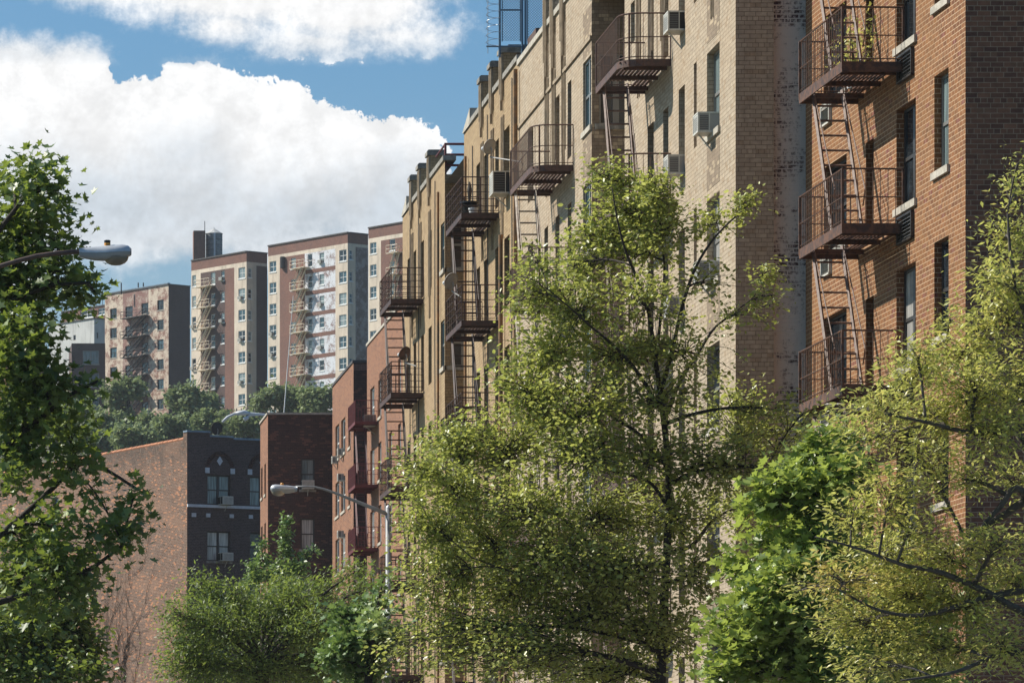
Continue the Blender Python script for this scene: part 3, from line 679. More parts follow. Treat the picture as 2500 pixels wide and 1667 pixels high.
# ================================================================== FAR RED ROW
def far_red():
    X = 20.6; RB = Fc(X, 0, 0, 1)
    def Y_(px): return X*F/(px-PX)
    H, fh = 25.95, 2.75
    for part in ('B', 'A'):
        y0, y1 = (Y_(1040), Y_(896)) if part == 'B' else (Y_(863), Y_(811.6))
        t = thing('red_row_house', 'orange red brick house with the dark red fire escape, next to the yellow building' if part == 'B' else 'narrow orange red brick house with sloping skyline edge behind the dark red fire escape', 'building', (X, y0, 0), 'red brick houses down the street')
        cols = ((904, 914), (923.5, 931), (950, 957), (972, 979)) if part == 'B' else ((819, 828), (833, 843), (850.5, 856))
        ops = [(Y_(b), Y_(a), 22.2+fh*k, 23.86+fh*k) for k in range(-7, 1) for a, b in cols]
        mb = MB(); wall(mb, RB, y0, y1, 0, H, ops, .15)
        mb.fc = None; mb.quad((X, y0, 0), (X+12, y0, 0), (X+12, y0, H), (X, y0, H)) if part == 'B' else None
        body(mb, [(X+12, y0), (X+12, y1), (X, y1)], 0, H, ()) ; mb.build('wall', 'farred', t)
        if part == 'A':
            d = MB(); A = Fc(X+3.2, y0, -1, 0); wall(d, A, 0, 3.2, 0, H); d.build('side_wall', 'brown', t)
            s_ = MB(A); 
            for i in range(40): s_.box(i*.08+.004, i*.08+.066, .003, .02, H-.36, H-.08)
            s_.build('soldier_course', 'hillbrown', t)
            # side of the recess
        else:
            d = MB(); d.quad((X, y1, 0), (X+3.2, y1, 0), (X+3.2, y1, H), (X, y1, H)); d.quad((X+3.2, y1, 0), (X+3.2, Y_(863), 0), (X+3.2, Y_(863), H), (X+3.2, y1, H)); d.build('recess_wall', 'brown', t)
        c = MB(RB); c.box(y0, y1, -.3, .05, H+.003, H+.12)
        if part == 'A': c.box(y0-.04, y0+.25, -3.2, -.301, H+.003, H+.12)
        c.build('coping', 'darkcap' if part == 'A' else 'stone', t)
        r = MB(); r.quad((X, y0, H-.5), (X+12, y0, H-.5), (X+12, y1, H-.5), (X, y1, H-.5)); r.build('roof', 'roof', t)
        for o in ops: window(t, RB, o, 'fr_white', pick(['g_curt', 'g_teal', 'g_dark']), .10, 'stone', ft=.09)
    zs = [22.1+2.78*k for k in (0, -1, -2, -3, -4)]
    fe = fire_escape(RB, Y_(923), Y_(923)+3.3, zs, 'dark red painted fire escape with solid balcony panels', 'fe_red', wd=1.0, lad=(.3, .72), shift=1.2)
    u0, u1 = Y_(923), Y_(923)+3.3
    for z in zs:
        p = MB(RB); p.box(u0, u1, .985, .995, z+.02, z+.88); p.build('balcony_panel', 'fe_red', fe)
    for px, z, lb in ((915, 22.0, 'large grey air conditioner on the red house between two fire escapes'), (838, 20.9, 'air conditioner left of the red fire escape on its bracket'), (838, 18.2, 'lower air conditioner left of the red fire escape'), (824, 22.0, 'small white air conditioner at the upper left window of the narrow red house'), (838, 22.1, 'small air conditioner at the second window of the narrow red house')):
        big = px == 915
        ac_unit(RB, Y_(px), z, lb, wu=.9 if big else .5, h=.5 if big else .34, out=.5 if big else .28, vent='ac_l')
    # black metal balcony screen behind the lamp pole
    return RB
RB = far_red()
# ================================================================== BROWN BUILDING
def brown_building():
    Y = 231.0; s_ = F/Y; x0, x1 = (654-PX)/s_, (811.6-PX)/s_; H = ZC+(PY-1012)/s_
    t = thing('brown_building', 'dark brown brick house behind the far street lamp with pale coping', 'building', (x0, Y, 0))
    A = Fc(x1+.02, Y, -1, 0); L = Fc(x0, Y, 0, 1); D = x1+.02
    def z(py): return ZC+(PY-py)/s_
    uu = lambda px: D-(px-PX)/s_
    ops = [(uu(768), uu(734), z(1195)-2.93*k, z(1119)-2.93*k) for k in range(0, 7)]
    mb = MB(); wall(mb, A, 0, x1+.02-x0, 0, H, ops, .16)
    def ly(px): return x0*F/(px-PX)
    lops = [(ly(b)-Y, ly(a)-Y, z(1195)-2.93*k-.1, z(1119)-2.93*k-.1) for k in range(0, 7) for a, b in ((645.5, 649), (637.5, 641))]
    wl = MB(); wall(wl, L, 0, 5.0, 0, H, lops, .12)
    body(mb, [(x1, Y+.01), (x1, Y+5), (x0, Y+5)], 0, H, (2,)); mb.build('wall', 'brown', t); wl.build('side_wall', 'farred', t)
    c = MB(A); c.box(-.02, x1-x0+.08, -.3, .06, H+.003, H+.10); c.fc = L; c.box(.31, 5.0, -.3, .06, H+.003, H+.10); c.build('coping', 'stone', t)
    r = MB(); r.quad((x0, Y, H-.4), (x1, Y, H-.4), (x1, Y+5, H-.4), (x0, Y+5, H-.4)); r.build('roof', 'roof', t)
    for i, o in enumerate(ops): window(t, A, o, 'fr_dark', ['g_teal', 'g_curt', 'g_curt', 'g_dark', 'g_dark', 'g_dark', 'g_dark'][i], .1, 'dstone', ft=.07)
    for o in lops: window(t, L, o, 'fr_dark', 'g_dark', .1, 'stone')
    ac_unit(A, (ops[0][0]+ops[0][1])/2, ops[0][2]+.02, 'air conditioner in the brown house window just above the lamp arm', wu=.6, h=.42, out=.4)
    # thin leaning mast on the roof
    m_ = MB(); p0 = at(693, 1010, Y+5); p1 = at(716, 722, Y+5)
    m_.tube([p0, p1], [.025, .015], 6)
    o = m_.build('antenna_mast', 'fr_white', None, origin=p0); o['label'] = 'thin white leaning antenna mast on the roof of the dark brown house'; o['category'] = 'antenna'
brown_building()
# ================================================================== ARCHED BUILDING
def arched_building():
    cx, cy = 14.31, 243.1; K = 22.0
    t = thing('arched_building', 'purple grey brick house with white trimmed blind arches and long weathered side wall', 'building', (cx, cy, 0))
    A = Fc(cx+.915*K, cy+.403*K, -.915, -.403); L = Fc(cx, cy, -.403, .915)
    R3 = lambda x, y: (x/2.187, 950+y/2.187)
    def U(x): return A.u(x/2.187)
    def Z(x, y): p = R3(x, y); return A.z(*p)
    Hc = Z(1000, 228); zt = Z(1108, 455); zb = Z(1108, 615)
    H2 = Z(1390, 275)
    fl = (Z(1170, 455)-Z(1170, 755))
    ops = []
    for k in range(0, 6):
        ops += [(U(1108), U(1232), zb-fl*k, zt-fl*k, 'a'), (U(1335), U(1459), zb-fl*k, zt-fl*k, 'b'), (U(1562), U(1686), zb-fl*k, zt-fl*k, 'c')]
    mb = MB(); wall(mb, A, 0, K, 0, H2, [o[:4] for o in ops], .2)
    mb.fc = A; ud = U(1245)
    zq = Z(1170, 250)
    mb.add([(K, 0, H2), (K, 0, Hc), (U(1120), 0, Hc), (U(1120), 0, Hc-.10), (ud, 0, Hc-.22), (ud, 0, H2)], [(0, 1, 2, 3, 4, 5)])
    mb.add([(K, -.35, H2), (K, -.35, Hc), (U(1120), -.35, Hc), (ud, -.35, Hc-.22), (ud, -.35, H2)], [(4, 3, 2, 1, 0)])
    mb.build('wall', 'grey', t)
    cp = MB(A); cp.box(U(1122), K+.03, -.4, .06, Hc+.003, Hc+.09); cp.box(ud, U(1120)-.002, -.4, .06, Hc-.20, Hc-.11); cp.box(0, ud-.002, -.4, .06, H2+.003, H2+.1)
    cp.build('coping', 'bluecap', t)
    # side wall, weathered
    zs = L.z(457, 1072); wb = MB()
    lo = [(L.u(143), L.u(128), L.z(135, 1268), L.z(135, 1215)), (L.u(101), L.u(86), L.z(95, 1270), L.z(95, 1222))]
    wall(wb, L, .0, 40, 0, zs, lo, .2); wb.fc = L
    wb.quad((.0, 0, zs), (.45, 0, zs), (.45, 0, Hc), (.0, 0, Hc)); wb.fc = L; wb.quad((.45, 0, zs), (.45, -.35, zs), (.45, -.35, Hc), (.45, 0, Hc))
    wb.build('side_wall', 'common', t)
    for o in lo: window(t, L, o, 'fr_grey', 'g_blue', .12, 'stone')
    c2 = MB(L)
    for i in range(66): c2.tube([(.46+i*.6, -.1, zs+.07), (.46+i*.6+.58, -.1, zs+.05)], .10, 8)
    c2.build('coping', 'terra', t)
    r = MB(); q = [L.P(0, 0, zs-.5), L.P(40, 0, zs-.5), (L.P(40, 0, 0)[0]+20.1, L.P(40, 0, 0)[1]+8.87, zs-.5), A.P(0, 0, zs-.5)]; r.add(q, [(0, 1, 2, 3)]); r.build('roof', 'roof', t)
    bk = MB(); bk.add([A.P(0, 0, 0), q[2][:2]+(0,), q[2], A.P(0, 0, zs-.5)], [(0, 1, 2, 3)]); bk.add([L.P(40, 0, 0), q[2][:2]+(0,), q[2], L.P(40, 0, zs-.5)], [(0, 1, 2, 3)]); bk.build('rear_wall', 'grey', t)
    for i, o in enumerate(ops): window(t, A, o[:4], 'fr_dark', 'g_curt' if (i//3 == 1 and i % 3 == 0) or i // 3 == 2 else 'g_teal' if i < 2 else 'g_dark', .14, 'dstone' if i//3 else False, 'double', ft=.07)
    # arches of projecting headers with block imposts and diamond
    tr = MB(A)
    for (ca, wr) in ((U(1173), 1), (U(1400), 1), (U(1626), 1)):
        R = (U(1098)-U(1248))/2; zs_ = Z(1170, 437); n = 26; rf = MB(A)
        for i in range(n):
            q0, q1 = math.pi*i/n+.02, math.pi*(i+1)/n-.02
            vs = []
            for w_ in (0.003, .05):
                for rr, q in ((R-.17, q0), (R+.02, q0), (R+.02, q1), (R-.17, q1)): vs.append((ca+rr*math.cos(q), w_, zs_+rr*math.sin(q)*1.22))
            rf.add(vs, [(4, 5, 6, 7), (0, 1, 5, 4), (1, 2, 6, 5), (2, 3, 7, 6), (3, 0, 4, 7)])
        rf.build('arch', 'brown', t)
        for sg in (-1, 1): tr.box(ca+sg*(R-.08)-.12, ca+sg*(R-.08)+.12, .003, .07, zs_-.12, zs_+.16)
        zc_ = Z(1173, 383); tr.add([(ca-.17, .03, zc_), (ca, .03, zc_-.24), (ca+.17, .03, zc_), (ca, .03, zc_+.24), (ca-.17, .003, zc_), (ca, .003, zc_-.24), (ca+.17, .003, zc_), (ca, .003, zc_+.24)], [(0, 1, 2, 3), (0, 1, 5, 4), (1, 2, 6, 5), (2, 3, 7, 6), (3, 0, 4, 7)])
        tr.box(ca-R+.02, ca-R+.25, .003, .06, Z(1100, 682), Z(1100, 662)); tr.box(ca+R-.25, ca+R-.02, .003, .06, Z(1100, 682), Z(1100, 662))
    tr.box(0, K, .003, .10, Z(1100, 631), Z(1100, 616)); tr.box(K-.5, K-.26, .003, .06, Z(1015, 680), Z(1015, 659))
    tr.build('white_trim', 'whitetrim', t)
    for i, zz, lb in ((0, 0, 'air conditioner in the upper arched window of the purple grey house'), (3, 0, 'air conditioner in the lower paired window of the purple grey house')):
        o = ops[i]; ac_unit(A, o[0]+(o[1]-o[0])*.20 if o[0] < o[1] else o[1]+.35, o[2]+.02, lb, wu=.62, h=.42, out=.38)
    # leafless vine climbing the side wall
    v = MB(); rnd = random.Random(5)
    def grow(u, z, a, l, r_, dep):
        pts = [(u, .03, z)]
        for i in range(int(l/.25)):
            a += rnd.uniform(-.35, .35); a += (math.pi/2-a)*.06
            u += math.cos(a)*.25; z += math.sin(a)*.25; pts.append((u, .03+rnd.uniform(0, .03), z))
            if u < .6: a = math.pi/2-.5
            if dep < 3 and rnd.random() < .26: grow(u, z, a+rnd.choice((-1, 1))*rnd.uniform(.4, 1.0), l*.55*rnd.uniform(.5, 1.1), r_*.62, dep+1)
        v.tube(pts, [r_*(1-.75*i/len(pts)) for i in range(len(pts))], 4)
    v.fc = L
    for px in (285, 312, 340): grow(L.u(px), .2, math.pi/2+rnd.uniform(-.2, .2), rnd.uniform(12.5, 15.5), .035, 0)
    o = v.build('climbing_vine', 'bark', None, origin=L.P(L.u(300), 0, 0)); o['label'] = 'dark leafless vine climbing the weathered brick side wall'; o['category'] = 'vine'
    p = at(531, 1046, cy+5); dish(p, (-.3, 1, .3), 'grey satellite dish on the roof of the purple grey arched house', R=.34, arm=(p[0], p[1]-.1, zs-.4), mt='fe_black')
M['whitetrim'] = mat('white_glazed_trim', (.60,.62,.66), .5, vary=.15)
arched_building()
# ================================================================== HILLTOP TOWERS
HD = (-.585, .811)
class Hill:
    def __init__(s, pc, Y, px_left, px_right, py_top, name, label, cap='hillbrown'):
        s.c = ((pc-PX)*Y/F, Y); s.t = thing(name, label, 'building', (s.c[0], s.c[1], 58), 'apartment towers on the hill')
        s.A = Fc(s.c[0], s.c[1], *HD); s.z0 = 54.0; s.H = ZC+(PY-py_top)*Y/F
        s.L = s.A.u(px_left)
        k = (px_right-PX)/F; s.RL = (k*s.c[1]-s.c[0])/(.811-k*.585)   # length of right face
        s.B = Fc(s.c[0]+.811*s.RL, s.c[1]+.585*s.RL, -.811, -.585)
    def strip(s, fc, a, b, mt, ops=(), name='wall', z1=None, depth=.18, z0=None):
        mb = MB(); wall(mb, fc, a, b, s.z0 if z0 is None else z0, z1 or s.H, [o for o in ops], depth); return mb.build(name, mt, s.t)
    def close(s, capm, caph=1.15):
        D = 18
        p = [s.c, (s.c[0]+.811*s.RL, s.c[1]+.585*s.RL)]; q = [s.c[0]+HD[0]*s.L, s.c[1]+HD[1]*s.L]; e = (q[0]+.811*s.RL, q[1]+.585*s.RL)
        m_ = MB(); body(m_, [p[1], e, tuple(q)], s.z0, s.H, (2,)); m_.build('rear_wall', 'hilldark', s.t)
        r = MB(); r.add([(*p[0], s.H-.6), (*p[1], s.H-.6), (*e, s.H-.6), (*q, s.H-.6)], [(0, 1, 2, 3)]); r.build('roof', 'roof', s.t)
        c = MB(s.A); c.box(0, s.L, -.35, .12, s.H+.003, s.H+.003+.16); c.fc = s.B; c.box(0, s.RL-.36, -.35, .12, s.H+.003, s.H+.163); c.build('coping', 'darkcap', s.t)
    def wins(s, fc, pa, pb, pyt, pyb, n, dz, **kw):
        """column of windows from a photographed top one"""
        pm = (pa+pb)/2; zt = fc.z(pm, pyt); zb = fc.z(pm, pyb); a, b = sorted((fc.u(pa), fc.u(pb)))
        ops = [(a, b, zb-dz*k, zt-dz*k) for k in range(n)]
        s.pend.append((fc, ops, kw)); return ops
    def flush(s):
        for fc, ops, kw in s.pend:
            g = kw.pop('gl', None)
            for o in ops: window(s.t, fc, o, gl=pick(g or ['g_blue', 'g_teal', 'g_dark']), **kw)
def hill_fe(fc, u0, u1, z, n, dz, label, mt):
    t = thing('fire_escape', label, 'fire escape', fc.P((u0+u1)/2, .5, z-n*dz), 'fire escapes on the hilltop towers')
    for k in range(n):
        zz = z-k*dz; p = MB(fc); p.box(u0, u1, .02, 1.1, zz-.08, zz); p.build('platform', mt, t)
        r = MB(fc); 
        for h in (.95, .5): r.tube([(u0, .05, zz+h), (u0, 1.08, zz+h), (u1, 1.08, zz+h), (u1, .05, zz+h)], .03, 4)
        m_ = int((u1-u0)/.9)
        for i in range(m_+1): r.box(u0+(u1-u0)*i/m_-.015, u0+(u1-u0)*i/m_+.015, 1.06, 1.10, zz, zz+.95)
        r.build('railing', mt, t)
        if k < n:
            l = MB(fc)
            for ww in (.25, 1.0): l.tube([(u0+.5, ww, zz), (u1-.5, ww, zz-dz)], .13, 4); l.tube([(u0+.5, ww, zz+.85), (u1-.5, ww, zz-dz+.85)], .05, 4)
            for i in range(1, 10):
                q = i/10; l.box(u0+.7+(u1-u0-1.4)*q-.05, u0+.7+(u1-u0-1.4)*q+.05, .35, .95, zz-dz*q-.03, zz-dz*q)
            l.build('ladder', mt, t)
R2 = lambda x, y: (400+x/2.613, 500+y/2.613)
def tower_ac(fc, ops):
    for a, b, c, d in ops: ac_unit(fc, (a+b)/2+.2, c+.03, 'small pale air conditioner in a window of a cream hilltop tower', 'ac_l', wu=.62, h=.42, out=.34, group='small air conditioners in the hilltop tower windows')
def tower1():
    h = Hill(602, 625, 467, 652.6, 615, 'hill_tower', 'cream and brown apartment tower on the hill with water tank on its roof'); h.pend = []
    A, B, H = h.A, h.B, h.H; u = A.u; dz = 2.80; kw = dict(frame='fr_white', sill='fr_white', style='four', ft=.10, dep=.08)
    k1 = dict(kw); k2 = dict(kw, style='hung')
    zc = H-1.3
    w = []
    o1 = h.wins(A, 469, 478.5, 672, 700, 7, dz, **k2); o2 = h.wins(A, 582, 598.5, 653, 680, 8, dz, **kw)
    h.strip(A, u(490), h.L, 'cream', o1, 'stucco_wall', zc); h.strip(A, 0, u(572), 'cream', o2, 'stucco_wall', zc)
    o3 = h.wins(A, 515, 525.5, 665, 694.5, 8, dz, **k2); o4 = h.wins(A, 540, 548, 661.5, 685, 8, dz, **k2)
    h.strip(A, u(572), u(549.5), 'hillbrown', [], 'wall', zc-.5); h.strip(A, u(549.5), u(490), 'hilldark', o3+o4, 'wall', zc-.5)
    h.strip(A, u(572), u(490), 'cream', [], 'stucco_band', zc, z0=zc-.5)
    h.strip(A, 0, h.L, 'hillbrown', [], 'parapet', H, z0=zc)
    B2 = B; o5 = h.wins(B, 605.5, 615, 654, 678, 8, dz, **k2)
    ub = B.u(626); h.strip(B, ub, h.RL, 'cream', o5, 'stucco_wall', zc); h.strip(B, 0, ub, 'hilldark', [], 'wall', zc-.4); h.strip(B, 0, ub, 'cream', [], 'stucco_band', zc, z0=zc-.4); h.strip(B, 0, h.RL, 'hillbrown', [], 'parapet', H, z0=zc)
    h.close('x'); h.flush()
    tower_ac(A, o1[2:5:2]+o2[1:7:2]+o4[0:3:2])
    hill_fe(A, u(525), u(489), A.z(507, 700), 8, dz, 'cream fire escape zigzagging down the tower under the water tank', 'fe_cream')
    # chimney and water tank on the roof
    c = MB(); x, y, z = at(487, 634, 640); c.box(x-.8, x+.8, y, y+1.8, H-.6, at(0, 563, 640)[2]); o = c.build('chimney', 'hillbrown', h.t)
    T_ = thing('water_tank', 'grey wooden water tank with pale conical roof beside a brown chimney on the hill tower', 'water tank', (at(522.5, 0, 642)[0], 642, H-.6))
    x, y, z = at(522.5, 626, 642); ze = at(0, 571, 642)[2]; za = at(0, 558, 642)[2]
    b = MB(); b.lathe((x, y, H-.55), [(1.15, 0), (1.15, ze-H+.55)], 24); 
    b.build('tank', 'tank', T_)
    r = MB(); r.lathe((x, y, ze+.003), [(1.24, 0), (.05, za-ze), (.05, za-ze+.15)], 12); r.build('tank_roof', 'tankroof', T_)
    hoops = MB()
    for i in range(7): hoops.lathe((x, y, H-.3+i*(ze-H+.1)/7), [(1.165, 0), (1.165, .04)], 24)
    hoops.build('hoop', 'fe_black', T_)
    l = MB(); l.box(x-.12, x+.12, y-1.28, y-1.2, H-.6, ze); l.build('ladder', 'whitetrim', T_)
    m_ = MB(); xm = at(501, 0, 640)[0]; m_.tube([(xm, 641, H-.6), (xm, 641, at(0, 540, 641)[2])], .05, 5); m_.build('antenna', 'fe_black', h.t)
def tower2():
    h = Hill(849, 610, 654.5, 898.7, 569, 'hill_tower', 'widest cream and brown hill tower with peeling white painted strip'); h.pend = []
    A, B, H = h.A, h.B, h.H; u = A.u; dz = 2.80; zc = H-1.3
    kw = dict(frame='fr_white', sill='fr_white', style='four', ft=.10, dep=.08); k2 = dict(kw, style='hung')
    o1 = h.wins(A, 658, 674.5, 638, 664.5, 8, dz, **kw); o2 = h.wins(A, 828, 846, 610, 638, 8, dz, **kw)
    h.strip(A, u(683), h.L, 'cream', o1, 'stucco_wall', zc); h.strip(A, 0, u(819), 'cream', o2, 'stucco_wall', zc)
    o3 = h.wins(A, 710.5, 722, 630, 657, 8, dz, **k2); o4 = h.wins(A, 751, 762.5, 620, 652, 8, dz, **k2); o5 = h.wins(A, 780, 791.5, 617, 643, 8, dz, **k2)
    h.strip(A, u(744), u(683), 'hillbrown', o3, 'wall', zc-.45)
    h.strip(A, u(819), u(744), 'whitepeel', o4+o5, 'painted_wall', zc-.45)
    bn = MB(A)    # unpainted brick bands between the storeys
    for k in range(8):
        zt = A.z(785, 617)-dz*k
        bn.box(u(819)+.01, u(746), .003, .008, zt-dz+.32, zt-dz+.85)
    bn.build('brick_band', 'hillbrown', h.t)
    h.strip(A, u(819), u(683), 'cream', [], 'stucco_band', zc, z0=zc-.45); h.strip(A, 0, h.L, 'hillbrown', [], 'parapet', H, z0=zc)
    ub = B.u(868); o6 = h.wins(B, 852.5, 861.5, 610, 634, 8, dz, **k2)
    h.strip(B, ub, h.RL, 'cream', o6, 'stucco_wall', zc); h.strip(B, 0, ub, 'greystone', [], 'wall', zc-.4); h.strip(B, 0, ub, 'cream', [], 'stucco_band', zc, z0=zc-.4); h.strip(B, 0, h.RL, 'hillbrown', [], 'parapet', H, z0=zc)
    h.close('x'); h.flush()
    tower_ac(A, o5[0:5:2]+o1[3:5])
    hill_fe(A, u(757), u(722), A.z(740, 655), 8, dz, 'cream fire escape on the hill tower with the peeling white strip', 'fe_cream')
    m_ = MB(A); m_.tube([(u(692), .12, H-3.2), (u(692), .12, H-1.7)], .35, 8); m_.build('vent_pipe', 'fe_black', h.t)
def tower3():
    h = Hill(1030, 590, 899.4, 1060, 536, 'hill_tower', 'cream and brown hill tower cut off by the yellow building'); h.pend = []
    A, B, H = h.A, h.B, h.H; u = A.u; dz = 2.80; zc = H-1.3
    kw = dict(frame='fr_white', sill='fr_white', style='four', ft=.10, dep=.08); k2 = dict(kw, style='hung')
    o1 = h.wins(A, 903.5, 919, 592, 620, 8, dz, **kw); h.strip(A, u(930), h.L, 'cream', o1, 'stucco_wall', zc)
    o2 = h.wins(A, 951, 965, 584, 612, 8, dz, **k2); h.strip(A, 0, u(930), 'hillbrown', o2, 'wall', zc-.5); h.strip(A, 0, u(930), 'cream', [], 'stucco_band', zc, z0=zc-.5)
    h.strip(A, 0, h.L, 'hillbrown', [], 'parapet', H, z0=zc); h.strip(B, 0, h.RL, 'hilldark', [], 'wall')
    h.close('x'); h.flush()
    hill_fe(A, u(985), u(958), A.z(970, 618), 8, dz, 'cream fire escape on the hill tower beside the yellow building', 'fe_cream')
def tower0():
    h = Hill(411.5, 665, 256, 464, 695.5, 'hill_tower', 'mottled cream and reddish apartment block on the hill with black fire escape'); h.pend = []
    A, B, H = h.A, h.B, h.H; u = A.u; dz = 2.80
    kw = dict(frame='fr_dark', sill='stone', style='four', ft=.09, dep=.12, gl=['g_dark', 'g_dark', 'g_blue'])
    os_ = []
    for a, b, t_, b_ in ((269, 285, 753, 778), (306, 324, 748, 774), (345, 362, 740, 766), (384, 399.5, 732, 757)): os_.append(h.wins(A, a, b, t_, b_, 6, dz, **dict(kw)))
    h.strip(A, 0, u(362.5), 'mottle', os_[3], 'painted_wall'); h.strip(A, u(362.5), u(300), M['mottle2'], os_[1]+os_[2], 'wall'); h.strip(A, u(300), h.L, 'mottle', os_[0], 'painted_wall')
    h.strip(B, 0, h.RL, 'hilldark', [], 'wall'); h.close('x'); h.flush()
    hill_fe(A, u(366), u(308), A.z(335, 775), 5, dz, 'black fire escape on the mottled hilltop block', 'fe_black')
    m_ = MB(A); m_.box(0, h.L, -.3, .15, H+.17, H+.3); m_.build('roof_edge', 'bluecap', h.t)
    m_ = MB()
    for px in (296, 337.5, 350): x, y, z = at(px, 0, 672); m_.tube([(x, y, H-.5), (x, y, H+1.2)], .09, 6)
    m_.build('vent_pipe', 'fe_black', h.t)
def outer():
    # brick block with the roof guard, white stucco block, dark brown block, orange block: left edge
    h = Hill(262, 720, 150, 300, 745, 'hill_block', 'distant mauve brick block with glass guard rail on its roof'); h.pend = []
    A, B, H = h.A, h.B, h.H; dz = 2.8
    kw = dict(frame='fr_white', sill='fr_white', style='four', ft=.12, dep=.08)
    a = h.wins(A, 179, 186, 764, 780, 5, dz, **kw); b = h.wins(A, 196, 228, 758, 776, 5, dz, **dict(kw, style='double')); c = h.wins(A, 240, 256, 752, 769, 5, dz, **kw)
    h.strip(A, 0, h.L, 'hillbrown', a+b+c); h.strip(B, 0, h.RL, 'hilldark', []); h.close('x'); h.flush()
    g = MB(A); 
    for i in range(9): g.tube([(h.L*i/8, -.2, H+.1), (h.L*i/8, -.2, H+1.9)], .06, 5)
    for z in (1.9, 1.2): g.tube([(0, -.2, H+z), (h.L, -.2, H+z)], .05, 5)
    g.build('guard_rail', 'bluecap', h.t)
    h = Hill(230, 690, 120, 275, 778, 'hill_block', 'plain grey white stucco block below the mauve brick block'); h.pend = []
    A, B, H = h.A, h.B, h.H
    o = h.wins(A, 179, 185, 818, 830, 2, 4.2, frame='fr_dark', sill=False); h.strip(A, 0, h.L, 'stucco2', o); o = h.wins(B, 236, 240, 812, 826, 2, 4.2, frame='fr_dark', sill=False); h.strip(B, 0, h.RL, 'stucco2', o); h.close('x'); h.flush()
    Y = 655; x0, x1 = at(175, 0, Y)[0], at(257, 0, Y)[0]; H = at(0, 838, Y)[2]
    t = thing('hill_block', 'low dark brown block with wide windows under the grey white stucco block', 'building', (x0, Y, 58), 'apartment towers on the hill')
    A = Fc(x1, Y, -1, 0); ops = [(x1-at(242, 0, Y)[0], x1-at(202, 0, Y)[0], H-2.9-3.15*k, H-1.0-3.15*k) for k in range(4)]
    mb = MB(); wall(mb, A, 0, x1-x0, 54, H, ops, .2); body(mb, [(x1, Y), (x1, Y+12), (x0, Y+12), (x0, Y)], 54, H, (3,)); mb.build('wall', 'hilldark', t)
    r = MB(); r.quad((x0, Y, H), (x1, Y, H), (x1, Y+12, H), (x0, Y+12, H)); r.build('roof', 'roof', t)
    for o in ops: window(t, A, o, 'fr_grey', pick(['g_blue', 'g_teal']), .1, 'stone', 'double', ft=.1)
    h = Hill(46, 640, -90, 110, 805, 'hill_block', 'orange brick block behind the maple at the left edge'); h.pend = []
    A, B, H = h.A, h.B, h.H
    o = h.wins(A, 20, 42, 835, 850, 6, 3.0, frame='fr_white', sill='fr_white'); o += h.wins(A, -25, -5, 840, 855, 6, 3.0, frame='fr_white', sill='fr_white')
    h.strip(A, 0, h.L, 'farred', o); h.strip(B, 0, h.RL, 'farred', []); h.close('x'); h.flush()
M['mottle2'] = brick('reddish_worn_brick', (.26,.125,.105), (.22,.10,.09), (.30,.2,.16), stain=.2, ms=.012, peel=((.52,.44,.36), .50, .60))
tower1(); tower2(); tower3(); tower0(); outer()
def roof_clutter():
    for px, py, Y, w_, h_ in ((560, 603, 632, 2.2, 1.6), (590, 605, 640, 1.0, 1.2), (700, 590, 625, 2.4, 1.5), (790, 576, 618, 1.6, 2.0), (735, 590, 622, .8, 2.2)):
        pass
def hill_fence():
    Y = 596; x0, x1 = at(520, 0, Y)[0], at(612, 0, Y)[0]; z0 = hz(Y); t = thing('iron_fence', 'dark iron fence along the edge of the hill below the water tank tower', 'fence', (x0, Y, z0))
    p = MB(); n = 8
    for i in range(n+1): x = x0+(x1-x0)*i/n; p.tube([(x, Y, z0), (x, Y, z0+3.0)], .06, 5)
    p.build('post', 'fe_black', t); r = MB()
    for z in (.5, 1.6, 2.7): r.tube([(x0, Y, z0+z), (x1, Y, z0+z)], .04, 4)
    r.build('rail', 'fe_black', t)
hill_fence()
